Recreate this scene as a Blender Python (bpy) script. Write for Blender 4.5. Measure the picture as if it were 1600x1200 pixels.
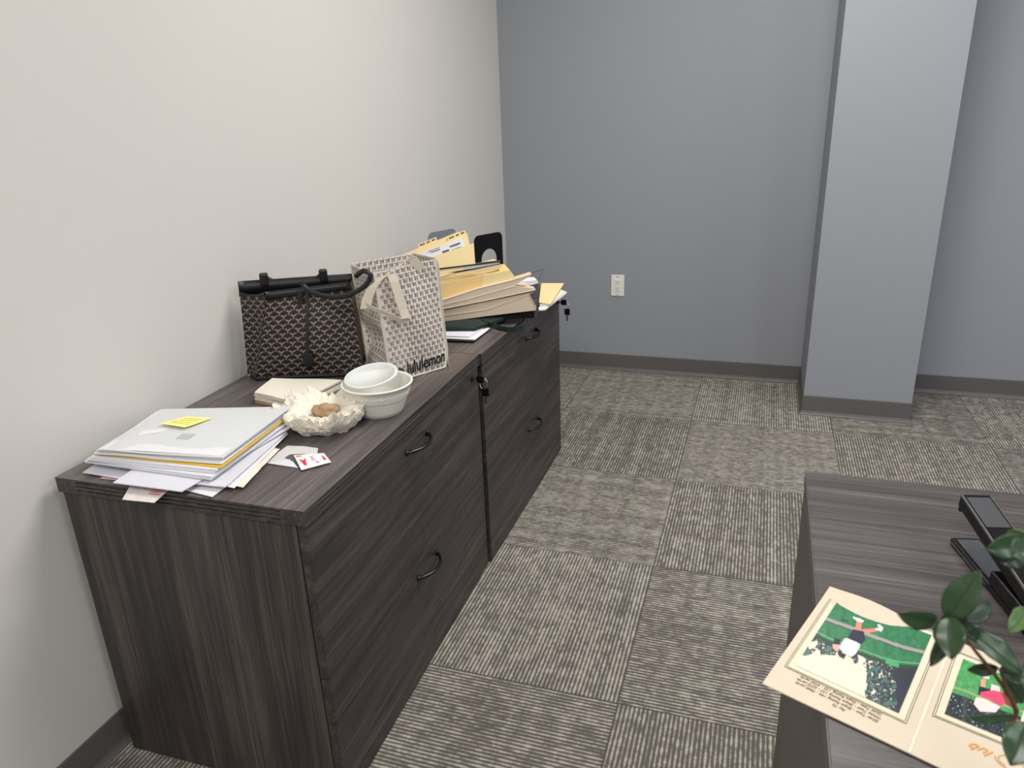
import bpy, math, random
import numpy as np
from mathutils import Vector, Matrix, noise
for o in list(bpy.data.objects): bpy.data.objects.remove(o)
SC = bpy.context.scene; COL = SC.collection
random.seed(7); RNG = np.random.RandomState(5)
# ---------------------------------------------------------------- camera
CP = Vector((1.3327, -0.9605, 1.3598))
CR = Vector((0.94854324, 0.31463167, -0.03567407)); CU = Vector((-0.07707662, 0.3386923, 0.93773489)); CF = Vector((-0.30712363, 0.88673245, -0.34551504))
FPX = 1157.2
cd = bpy.data.cameras.new('camera'); cam = bpy.data.objects.new('camera', cd); COL.objects.link(cam)
cd.sensor_width = 36; cd.lens = FPX / 1600 * 36; cd.clip_start = 0.02; cd.clip_end = 50
cd.dof.use_dof = True; cd.dof.focus_distance = 1.9; cd.dof.aperture_fstop = 10.0     # a phone lens: 3.8 mm opening
m = Matrix.Identity(4)
for i in range(3): m[i][0] = CR[i]; m[i][1] = CU[i]; m[i][2] = -CF[i]; m[i][3] = CP[i]
cam.matrix_world = m; SC.camera = cam
# ---------------------------------------------------------------- world, lights, exposure
W = bpy.data.worlds.new('world'); SC.world = W; W.use_nodes = True
W.node_tree.nodes['Background'].inputs[0].default_value = (.8, .85, 1, 1); W.node_tree.nodes['Background'].inputs[1].default_value = .3
def area(name, loc, sx, sy, power, col, rot=(0, 0, 0)):
    l = bpy.data.lights.new(name, 'AREA'); l.shape = 'RECTANGLE'; l.size = sx; l.size_y = sy; l.energy = power; l.color = col
    o = bpy.data.objects.new(name, l); o.location = loc; o.rotation_euler = rot; COL.objects.link(o); return o
CEIL = 2.7
area('ceiling_panel_light', (1.4, 1.2, CEIL - .03), .6, 1.2, 34, (1, .965, .915))
area('ceiling_panel_light', (1.15, -1.8, CEIL - .03), .6, 1.2, 34, (1, .97, .93))
area('ceiling_panel_light', (3.5, 1.2, CEIL - .03), .6, 1.2, 26, (.93, .96, 1))
area('ceiling_panel_light', (3.5, -1.1, CEIL - .03), .6, 1.2, 26, (.93, .96, 1))
SC.view_settings.view_transform = 'Standard'; SC.view_settings.look = 'None'
SC.view_settings.exposure = 0.42; SC.view_settings.gamma = 1; SC.view_settings.use_curve_mapping = False
# ---------------------------------------------------------------- helpers
H = 0.7072; DZ = 0.74          # cabinet top and desk top heights
def ray(px, py): return CF + CR * ((px - 800) / FPX) - CU * ((py - 600) / FPX)
def at(px, py, z):
    d = ray(px, py); return CP + d * ((z - CP.z) / d.z)
def aty(px, py, y):
    d = ray(px, py); return CP + d * ((y - CP.y) / d.y)
def atp(px, py, P0, n):
    d = ray(px, py); return CP + d * ((Vector(P0) - CP).dot(n) / d.dot(n))
def atd(px, py, t): return CP + ray(px, py) * t
def lin(r, g, b):
    f = lambda c: (c / 255 / 12.92) if c / 255 <= .04045 else ((c / 255 + .055) / 1.055) ** 2.4
    return (f(r), f(g), f(b), 1)
class MB:
    def __init__(s): s.v = []; s.f = []; s.c = None
    def add(s, vs, fs):
        k = len(s.v); s.v += [Vector(p) for p in vs]; s.f += [tuple(i + k for i in f) for f in fs]; return s
    def box(s, x0, x1, y0, y1, z0, z1, M=None):
        vs = [Vector((x, y, z)) for z in (z0, z1) for y in (y0, y1) for x in (x0, x1)]
        if M: vs = [M @ p for p in vs]
        return s.add(vs, [(0, 2, 3, 1), (4, 5, 7, 6), (0, 1, 5, 4), (2, 6, 7, 3), (0, 4, 6, 2), (1, 3, 7, 5)])
    def tube(s, pts, r, n=8, closed=False):
        pts = [Vector(p) for p in pts]; N = len(pts); rs = r if isinstance(r, (list, tuple)) else [r] * N; up = None; k = len(s.v)
        for i, p in enumerate(pts):
            a = pts[(i - 1) % N] if (i > 0 or closed) else p; b = pts[(i + 1) % N] if (i < N - 1 or closed) else p
            t = (b - a).normalized()
            if up is None: up = Vector((0, 0, 1)) if abs(t.z) < .9 else Vector((1, 0, 0))
            sd = t.cross(up).normalized(); up = sd.cross(t).normalized()
            for j in range(n):
                an = 2 * math.pi * j / n; s.v.append(p + (sd * math.cos(an) + up * math.sin(an)) * rs[i])
        for i in range(N if closed else N - 1):
            for j in range(n):
                a = k + i * n + j; b = k + i * n + (j + 1) % n; c = k + ((i + 1) % N) * n + (j + 1) % n; d = k + ((i + 1) % N) * n + j
                s.f.append((a, b, c, d))
        if not closed:
            s.f.append(tuple(k + j for j in range(n))[::-1]); s.f.append(tuple(k + (N - 1) * n + j for j in range(n)))
        return s
    def ribbon(s, pts, wv, th):   # flat strap: pts centreline, wv width vectors (one or per point)
        pts = [Vector(p) for p in pts]; N = len(pts); k = len(s.v)
        for i, p in enumerate(pts):
            w = Vector(wv[i]) if isinstance(wv, list) else Vector(wv)
            t = (pts[min(i + 1, N - 1)] - pts[max(i - 1, 0)]).normalized(); nn = t.cross(w).normalized() * th / 2
            s.v += [p - w / 2 - nn, p + w / 2 - nn, p + w / 2 + nn, p - w / 2 + nn]
        for i in range(N - 1):
            a = k + i * 4
            for j in range(4): s.f.append((a + j, a + (j + 1) % 4, a + 4 + (j + 1) % 4, a + 4 + j))
        s.f.append((k + 3, k + 2, k + 1, k)); e = k + (N - 1) * 4; s.f.append((e, e + 1, e + 2, e + 3)); return s
    def prism(s, pts, d):          # polygon extruded by vector d
        n = len(pts); d = Vector(d); pts = [Vector(p) for p in pts]
        return s.add(pts + [p + d for p in pts], [tuple(range(n))[::-1], tuple(range(n, 2 * n))] + [(i, (i + 1) % n, (i + 1) % n + n, i + n) for i in range(n)])
    def lathe(s, c, prof, n=32, M=None, close=False):
        k = len(s.v); c = Vector(c)
        for r, z in prof:
            for j in range(n):
                a = 2 * math.pi * j / n; p = Vector((r * math.cos(a), r * math.sin(a), z))
                s.v.append(c + (M @ p if M else p))
        for i in range(len(prof) - 1):
            for j in range(n):
                s.f.append((k + i * n + j, k + i * n + (j + 1) % n, k + (i + 1) * n + (j + 1) % n, k + (i + 1) * n + j))
        if close: s.f.append(tuple(k + j for j in range(n))[::-1]); s.f.append(tuple(k + (len(prof) - 1) * n + j for j in range(n)))
        return s
    def build(s, name, mat, parent=None, smooth=False, bevel=0, origin=None):
        if parent is not None:
            o0 = parent; off = Vector(o0.location)
            while o0.parent: o0 = o0.parent; off = off + Vector(o0.location)
        elif origin is not None: off = Vector(origin)
        else:
            xs = [p.x for p in s.v]; ys = [p.y for p in s.v]; zs = [p.z for p in s.v]
            off = Vector(((min(xs) + max(xs)) / 2, (min(ys) + max(ys)) / 2, min(zs)))
        me = bpy.data.meshes.new(name); me.from_pydata([tuple(p - off) for p in s.v], [], s.f); me.validate()
        if smooth: me.polygons.foreach_set('use_smooth', [True] * len(me.polygons))
        me.materials.append(mat)
        if s.c is not None:
            ca = me.color_attributes.new('tint', 'FLOAT_COLOR', 'POINT'); ca.data.foreach_set('color', np.asarray(s.c, dtype=np.float32).ravel())
        o = bpy.data.objects.new(name, me); COL.objects.link(o)
        if parent is not None: o.parent = parent
        else: o.location = off
        if bevel:
            b = o.modifiers.new('bevel', 'BEVEL'); b.width = bevel; b.segments = 2; b.limit_method = 'ANGLE'; b.angle_limit = .6
            b.harden_normals = False
        return o
def tag(o, label=None, cat=None, group=None, kind=None):
    if label: o['label'] = label
    if cat: o['category'] = cat
    if group: o['group'] = group
    if kind: o['kind'] = kind
    return o
def thing(name, loc, label, cat, group=None):
    o = bpy.data.objects.new(name, None); o.empty_display_size = .05; COL.objects.link(o); o.location = loc; return tag(o, label, cat, group)
def struct(name, mb, mat, **k): return tag(mb.build(name, mat, **k), kind='structure')
def sheet_mb(FL, FR, BR, BL, th, nx=10, ny=8, warp=None, mb=None):
    mb = mb or MB(); FL, FR, BR, BL = map(Vector, (FL, FR, BR, BL)); k = len(mb.v)
    nrm = (FR - FL).cross(BL - FL).normalized()
    for side in (0, 1):
        for j in range(ny + 1):
            for i in range(nx + 1):
                u = i / nx; v = j / ny
                p = (FL * (1 - u) + FR * u) * (1 - v) + (BL * (1 - u) + BR * u) * v
                if warp: p = p + nrm * warp(u, v)
                mb.v.append(p + nrm * (th if side else 0))
    S = (nx + 1) * (ny + 1); I = lambda i, j, s: k + s * S + j * (nx + 1) + i
    for j in range(ny):
        for i in range(nx):
            mb.f.append((I(i, j, 1), I(i + 1, j, 1), I(i + 1, j + 1, 1), I(i, j + 1, 1)))
            mb.f.append((I(i, j, 0), I(i, j + 1, 0), I(i + 1, j + 1, 0), I(i + 1, j, 0)))
    for i in range(nx):
        mb.f.append((I(i, 0, 0), I(i + 1, 0, 0), I(i + 1, 0, 1), I(i, 0, 1))); mb.f.append((I(i + 1, ny, 0), I(i, ny, 0), I(i, ny, 1), I(i + 1, ny, 1)))
    for j in range(ny):
        mb.f.append((I(0, j + 1, 0), I(0, j, 0), I(0, j, 1), I(0, j + 1, 1))); mb.f.append((I(nx, j, 0), I(nx, j + 1, 0), I(nx, j + 1, 1), I(nx, j, 1)))
    return mb
def text_mb(s, size, o, xd, yd, ext=.0003, align='LEFT', shear=0, sx=1, bold=0):
    cu = bpy.data.curves.new('t', 'FONT'); cu.body = s; cu.size = size; cu.align_x = align; cu.shear = shear; cu.extrude = ext; cu.offset = bold
    ob = bpy.data.objects.new('t', cu); COL.objects.link(ob); dg = bpy.context.evaluated_depsgraph_get(); dg.update()
    me = bpy.data.meshes.new_from_object(ob.evaluated_get(dg)); xd = Vector(xd).normalized(); yd = Vector(yd).normalized(); zd = xd.cross(yd); o = Vector(o)
    mb = MB(); mb.add([o + xd * v.co.x * sx + yd * v.co.y + zd * (v.co.z + ext) for v in me.vertices], [tuple(p.vertices) for p in me.polygons])
    bpy.data.objects.remove(ob); bpy.data.curves.remove(cu); bpy.data.meshes.remove(me); return mb
def pgrid(fn_p, img, off=0):        # coloured grid: fn_p(u,v)->point; img array (h,w,3) sRGB 0-255
    h, w = img.shape[:2]; mb = MB()
    for j in range(h):
        for i in range(w): mb.v.append(Vector(fn_p(i / (w - 1), j / (h - 1))))
    for j in range(h - 1):
        for i in range(w - 1): mb.f.append((j * w + i, j * w + i + 1, (j + 1) * w + i + 1, (j + 1) * w + i))
    c = img.reshape(-1, 3) / 255.; c = np.where(c <= .04045, c / 12.92, ((c + .055) / 1.055) ** 2.4)
    mb.c = np.hstack([c, np.ones((len(c), 1))]); return mb
# ---------------------------------------------------------------- materials
class NT:
    def __init__(s, name):
        s.m = bpy.data.materials.new(name); s.m.use_nodes = True; s.t = s.m.node_tree; s.b = s.t.nodes['Principled BSDF']
    def n(s, t, **k):
        nd = s.t.nodes.new(t)
        for a, b in k.items(): setattr(nd, a, b)
        return nd
    def l(s, a, b): s.t.links.new(a, b)
    def val(s, inp, x):
        if isinstance(x, bpy.types.NodeSocket): s.l(x, inp)
        else: inp.default_value = x
    def math(s, op, a, b=0., c=None, clamp=False):
        nd = s.n('ShaderNodeMath', operation=op, use_clamp=clamp); s.val(nd.inputs[0], a); s.val(nd.inputs[1], b)
        if c is not None: s.val(nd.inputs[2], c)
        return nd.outputs[0]
    def mix(s, f, a, b):
        nd = s.n('ShaderNodeMix', data_type='RGBA'); s.val(nd.inputs[0], f); s.val(nd.inputs[6], a); s.val(nd.inputs[7], b); return nd.outputs[2]
    def ramp(s, f, stops):
        nd = s.n('ShaderNodeValToRGB'); s.l(f, nd.inputs[0]); e = nd.color_ramp.elements
        while len(e) < len(stops): e.new(.5)
        for i, (p, c) in enumerate(stops): e[i].position = p; e[i].color = c
        return nd.outputs[0]
    def noise(s, vec, scale, detail=2, rough=.5, dist=0):
        nd = s.n('ShaderNodeTexNoise'); s.l(vec, nd.inputs['Vector']); nd.inputs['Scale'].default_value = scale; nd.inputs['Detail'].default_value = detail
        nd.inputs['Roughness'].default_value = rough; nd.inputs['Distortion'].default_value = dist; return nd.outputs[0]
    def xyz(s, x, y, z=0.):
        nd = s.n('ShaderNodeCombineXYZ'); s.val(nd.inputs[0], x); s.val(nd.inputs[1], y); s.val(nd.inputs[2], z); return nd.outputs[0]
    def obj(s, scale=(1, 1, 1)):
        tc = s.n('ShaderNodeTexCoord'); mp = s.n('ShaderNodeMapping'); mp.inputs['Scale'].default_value = scale; s.l(tc.outputs['Object'], mp.inputs[0]); return mp.outputs[0]
    def bump(s, h, st, d=.001):
        nd = s.n('ShaderNodeBump'); nd.inputs['Strength'].default_value = st; nd.inputs['Distance'].default_value = d; s.l(h, nd.inputs['Height']); s.l(nd.outputs[0], s.b.inputs['Normal'])
    def fin(s, col=None, rough=.6, spec=.5, metal=0):
        if col is not None: s.val(s.b.inputs['Base Color'], col)
        s.b.inputs['Roughness'].default_value = rough; s.b.inputs['Specular IOR Level'].default_value = spec; s.b.inputs['Metallic'].default_value = metal; return s.m
def plain(name, rgb, rough=.6, spec=.4, metal=0, var=.06, bump=0, bscale=60):
    t = NT(name); v = t.obj(); nz = t.noise(v, bscale, 3); c = lin(*rgb)
    d = tuple(x * (1 - var) for x in c[:3]) + (1,); e = tuple(min(1, x * (1 + var)) for x in c[:3]) + (1,)
    t.fin(t.mix(nz, d, e), rough, spec, metal)
    if bump: t.bump(nz, bump, .002)
    return t.m
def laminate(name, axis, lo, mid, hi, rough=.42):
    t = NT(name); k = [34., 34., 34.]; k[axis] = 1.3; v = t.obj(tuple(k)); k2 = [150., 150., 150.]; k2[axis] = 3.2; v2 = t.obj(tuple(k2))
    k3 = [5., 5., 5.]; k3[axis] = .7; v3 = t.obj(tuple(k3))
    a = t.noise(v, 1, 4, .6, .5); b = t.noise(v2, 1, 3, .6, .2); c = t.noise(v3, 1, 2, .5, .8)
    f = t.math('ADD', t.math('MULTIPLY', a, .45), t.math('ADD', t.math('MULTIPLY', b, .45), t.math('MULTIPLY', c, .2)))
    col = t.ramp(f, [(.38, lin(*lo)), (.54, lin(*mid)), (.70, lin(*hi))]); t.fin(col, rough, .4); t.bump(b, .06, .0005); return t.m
LO, MI, HI = (36, 32, 32), (58, 53, 52), (88, 81, 78)
LAM = [laminate('laminate_grain_' + 'xyz'[i], i, LO, MI, HI) for i in range(3)]
LAMLIT = laminate('laminate_lit_top_y', 1, (62, 55, 55), (89, 82, 81), (122, 114, 112), .38)  # lighter copy of the laminate: stronger light on the tops put into colour
LAMDESK = laminate('laminate_top_x', 0, (46, 41, 42), (70, 65, 65), (98, 92, 91), .38)
LAMEDGE = plain('laminate_edge', (62, 58, 58), .45)
LAMSIDE = plain('desk_side_laminate', (94, 90, 86), .5)
def wallpaint(name, rgb):
    t = NT(name); v = t.obj(); nz = t.noise(v, 350, 2); big = t.noise(v, 1.2, 2); c = lin(*rgb)
    t.fin(t.mix(big, tuple(x * .975 for x in c[:3]) + (1,), tuple(x * 1.02 for x in c[:3]) + (1,)), .55, .3); t.bump(nz, .12, .0006); return t.m
M_WHITE = wallpaint('warm_white_paint', (214, 211, 207))
M_BLUE = wallpaint('blue_grey_paint', (150, 154, 161))
M_CEIL = wallpaint('ceiling_tile_paint', (225, 225, 222))
M_BASE = plain('vinyl_baseboard', (98, 96, 96), .45)
M_TOE = plain('vinyl_baseboard_toe', (120, 118, 116), .3)
def carpet():
    t = NT('carpet_tile'); tc = t.n('ShaderNodeTexCoord'); sp = t.n('ShaderNodeSeparateXYZ'); t.l(tc.outputs['Object'], sp.inputs[0])
    T = .6; x = t.math('DIVIDE', t.math('SUBTRACT', sp.outputs[0], 1.0835 - 6 * T), T); y = t.math('DIVIDE', t.math('SUBTRACT', sp.outputs[1], 1.6548 - 10 * T), T)
    ix = t.math('FLOOR', x); iy = t.math('FLOOR', y); par = t.math('MODULO', t.math('ADD', ix, iy), 2.)       # 1 -> rows run along y
    fx = t.math('SUBTRACT', x, ix); fy = t.math('SUBTRACT', y, iy)
    mixf = lambda a, b: t.math('ADD', t.math('MULTIPLY', par, a), t.math('MULTIPLY', t.math('SUBTRACT', 1., par), b))
    al = t.math('MULTIPLY', mixf(fy, fx), T); ac = t.math('MULTIPLY', mixf(fx, fy), T)
    wn = t.n('ShaderNodeTexWhiteNoise', noise_dimensions='2D'); t.l(t.xyz(ix, iy), wn.inputs['Vector']); rnd = wn.outputs['Value']; off = t.math('MULTIPLY', rnd, 57.)
    wn2 = t.n('ShaderNodeTexWhiteNoise', noise_dimensions='2D'); t.l(t.xyz(t.math('ADD', ix, 31.), iy), wn2.inputs['Vector']); rnd2 = wn2.outputs['Value']
    pitch = .0105; lf = t.math('DIVIDE', ac, pitch); li = t.math('FLOOR', lf); fr = t.math('SUBTRACT', lf, li)
    prof = t.math('SUBTRACT', 1., t.math('MULTIPLY', t.math('ABSOLUTE', t.math('SUBTRACT', fr, .5)), 2.))   # 1 at line centre
    dash = t.noise(t.xyz(t.math('MULTIPLY', al, 38.), t.math('MULTIPLY', li, 3.17), off), 1, 3, .65)
    col1 = t.noise(t.xyz(t.math('MULTIPLY', ac, 26.), off, 3.), 1, 2, .6); row1 = t.noise(t.xyz(t.math('MULTIPLY', al, 22.), off, 9.), 1, 2, .6)
    blob = t.noise(t.xyz(t.math('MULTIPLY', al, 30.), t.math('MULTIPLY', ac, 30.), off), 1, 2, .5)
    s = t.math('ADD', t.math('MULTIPLY', dash, 1.7), t.math('ADD', t.math('MULTIPLY', col1, .75), t.math('ADD', t.math('MULTIPLY', row1, .6), t.math('MULTIPLY', blob, .6))))
    s = t.math('ADD', s, t.math('MULTIPLY', t.math('SUBTRACT', prof, .5), 1.0)); s = t.math('ADD', s, t.math('MULTIPLY', t.math('SUBTRACT', rnd2, .5), .22))
    f = t.math('MULTIPLY', t.math('SUBTRACT', s, 1.66), 1.45, clamp=True)
    hue = t.noise(t.xyz(t.math('MULTIPLY', al, 7.), t.math('MULTIPLY', ac, 7.), off), 1, 2)
    dark = t.mix(hue, lin(92, 90, 85), lin(102, 95, 91)); lite = t.mix(hue, lin(176, 172, 161), lin(182, 172, 164))
    fine = t.noise(t.xyz(t.math('MULTIPLY', sp.outputs[0], 420.), t.math('MULTIPLY', sp.outputs[1], 420.)), 1, 2)
    c = t.mix(f, dark, lite); nd = t.n('ShaderNodeMix', data_type='RGBA', blend_type='MULTIPLY'); nd.inputs[0].default_value = .55
    t.l(c, nd.inputs[6]); t.l(t.ramp(fine, [(.3, (.55, .55, .55, 1)), (.7, (1.25, 1.25, 1.25, 1))]), nd.inputs[7])
    ex = t.math('MINIMUM', t.math('MINIMUM', fx, t.math('SUBTRACT', 1., fx)), t.math('MINIMUM', fy, t.math('SUBTRACT', 1., fy)))
    seam = t.math('GREATER_THAN', ex, .004); c2 = t.mix(t.math('MULTIPLY', t.math('SUBTRACT', 1., seam), .45), nd.outputs[2], lin(62, 60, 56))
    t.fin(c2, .95, .1); t.bump(t.math('ADD', f, fine), .5, .002); return t.m
M_CARPET = carpet()
M_BLACK = plain('black_plastic', (13, 13, 15), .25)
M_BLKMETAL = plain('black_metal', (16, 16, 18), .3, .5)
M_GAP = plain('dark_reveal', (14, 13, 15), .6)
M_CHROME = plain('chrome', (190, 190, 192), .18, .5, 1)
M_PAPER = plain('white_paper', (228, 228, 232), .75, .2, var=.02)
M_PAPER2 = plain('bluish_paper', (216, 217, 226), .75, .2, var=.03)
M_WARM = plain('cream_paper', (230, 225, 213), .8, .2, var=.03)
M_RECEIPT = plain('newsprint_paper', (222, 212, 208), .8, .2, var=.12, bump=.3, bscale=70)
M_INK = plain('printed_ink', (92, 92, 98), .8)
M_INKRED = plain('red_ink', (214, 60, 62), .7)
M_PLASTIC = plain('clear_sleeve', (214, 217, 219), .3, .5, var=.03)
M_YEL = plain('amber_folder', (232, 190, 60), .6)
M_STICKY = plain('yellow_sticky', (250, 242, 150), .7, .2, var=.03)
M_MAN = plain('manila_card', (238, 216, 164), .65, .25, var=.03)
M_MAN2 = plain('deep_manila_card', (240, 205, 140), .65, .25, var=.03)
M_RED = plain('tan_pocket', (214, 196, 174), .7, .25, var=.05)
M_GREEN = plain('dark_green_leather', (22, 42, 40), .45)
M_LEATH = plain('black_leather', (22, 22, 27), .42, .45, bump=.2, bscale=300)
M_STRAP = plain('beige_webbing', (205, 196, 180), .7, .2, var=.05)
M_FOAM = plain('white_foam', (230, 228, 220), .45, .4, var=.02, bump=.1, bscale=120)
M_NAP = plain('napkin_paper', (230, 224, 210), .85, .1, var=.03, bump=.2, bscale=90)
M_KRAFT = plain('kraft_tissue', (196, 160, 122), .8, .2, var=.12)
M_FOOD = plain('bread_crust', (170, 142, 112), .7, .2, var=.25, bump=.5, bscale=60)
M_GREYCARD = plain('grey_card', (206, 205, 203), .7, .2)
M_GREYMET = plain('grey_metal', (118, 126, 136), .4)
M_OUTLET = plain('outlet_plastic', (236, 234, 228), .35)
M_SLOT = plain('outlet_slot', (70, 68, 68), .6)
M_CHARCOAL = plain('charcoal_board', (84, 84, 90), .6)  # board of the box file, dark grey in itself
def tint(name, rough=.7, spec=.2, bump=0):
    t = NT(name); a = t.n('ShaderNodeVertexColor'); a.layer_name = 'tint'
    t.fin(a.outputs[0], rough, spec)
    if bump: t.bump(t.noise(t.obj(), 700, 1), bump, .0005)
    return t.m
M_CANVAS = tint('printed_canvas', .55, .35, .3); M_WOVEN = tint('printed_woven_bag', .6, .3); M_PRINT = tint('photo_print', .35, .4)
def lid_mat():
    t = NT('frosted_lid'); t.fin(lin(238, 242, 240), .25, .5); t.b.inputs['Alpha'].default_value = .55; return t.m
M_LID = lid_mat()
def leaf_mat(name, a, b, rough=.35):
    t = NT(name); nz = t.noise(t.obj((30, 30, 30)), 1, 3); t.fin(t.mix(nz, lin(*a), lin(*b)), rough, .5); t.b.inputs['Transmission Weight'].default_value = 0; return t.m
M_LEAF = [leaf_mat('leaf_green', (34, 58, 34), (48, 76, 44)), leaf_mat('leaf_dark', (24, 42, 26), (36, 56, 34)), leaf_mat('leaf_light', (64, 98, 50), (80, 112, 58))]
M_STEM = plain('plant_stem', (96, 66, 48), .7, var=.2)
M_SOIL = plain('soil', (44, 34, 28), .95, var=.3, bump=1)
M_POT = plain('white_ceramic_pot', (220, 218, 212), .3)
# ---------------------------------------------------------------- room
FY = 2.8709; XR = 4.5; YB = -3.0; BH = .0918
struct('floor', MB().box(0, XR, YB, FY, -.05, 0), M_CARPET, origin=(0, 0, 0))
struct('ceiling', MB().box(-.12, XR + .12, YB - .12, FY + .12, CEIL, CEIL + .08), M_CEIL)
struct('wall_left', MB().box(-.12, 0, YB - .12, FY + .12, -.05, CEIL), M_WHITE)
struct('wall_far', MB().box(0, XR + .12, FY, FY + .12, -.05, CEIL), M_BLUE)
struct('wall_right', MB().box(XR, XR + .12, YB - .12, FY, -.05, CEIL), M_BLUE)
struct('wall_back', MB().box(0, XR, YB - .12, YB, -.05, CEIL), M_WHITE)
CX0, CX1, CY0 = 1.5625, 2.0068, 2.4542
struct('wall_pillar', MB().box(CX0, CX1, CY0, FY, 0, CEIL), M_BLUE)
def baseboard(name, path, closed_n):
    # vinyl cove base: vertical face with a flared toe, extruded along a path of (x, y) with outward normals
    prof = [(0, 0), (.013, 0), (.013, .0025), (.0075, .008), (.0035, .018), (.003, BH - .003), (.0015, BH), (0, BH)]
    mb = MB(); k = len(prof)
    for (x, y, nx, ny) in path:
        for d, z in prof: mb.v.append(Vector((x + nx * d, y + ny * d, z)))
    for i in range(len(path) - 1):
        for j in range(k): mb.f.append((i * k + j, (i + 1) * k + j, (i + 1) * k + (j + 1) % k, i * k + (j + 1) % k))
    mb.f.append(tuple(range(k))); mb.f.append(tuple(range((len(path) - 1) * k, len(path) * k))[::-1])
    return struct(name, mb, M_BASE)
baseboard('baseboard_left', [(0, YB, 1, 0), (0, FY, 1, -1)], 0)
baseboard('baseboard_far', [(0, FY, 1, -1), (CX0, FY, -1, -1)], 0)
baseboard('baseboard_pillar', [(CX0, FY, -1, -1), (CX0, CY0, -1, -1), (CX1, CY0, 1, -1), (CX1, FY, 1, -1)], 0)
baseboard('baseboard_far_right', [(CX1, FY, 1, -1), (XR, FY, -1, -1)], 0)
# power outlet on the far wall
ox, oz = .619, .4742
po = thing('power_outlet', (ox, FY, oz - .057), 'white duplex power outlet on the blue grey far wall', 'power outlet')
pm = MB().box(ox - .035, ox + .035, FY - .006, FY, oz - .057, oz + .057)
pm.build('cover_plate', M_OUTLET, po, bevel=.003)
rc = MB().box(ox - .0165, ox + .0165, FY - .0085, FY - .0055, oz - .033, oz + .033).build('receptacle', M_OUTLET, po, bevel=.0015)
sl = MB()
for s in (-1, 1):
    cz = oz + s * .0175
    sl.box(ox - .0085, ox - .006, FY - .0092, FY - .0084, cz, cz + .009); sl.box(ox + .006, ox + .0085, FY - .0092, FY - .0084, cz, cz + .008)
    sl.lathe((ox, FY - .0084, cz - .007), [(.0028, 0), (.0028, .0008)], 10, Matrix.Rotation(math.pi / 2, 3, 'X'), True)
sl.build('slots', M_SLOT, rc)
for s in (-1, 1): MB().lathe((ox, FY - .006, oz + s * .048), [(.003, 0), (.003, .0012)], 12, Matrix.Rotation(math.pi / 2, 3, 'X'), True).build('screw', M_CHROME, po)
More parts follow.
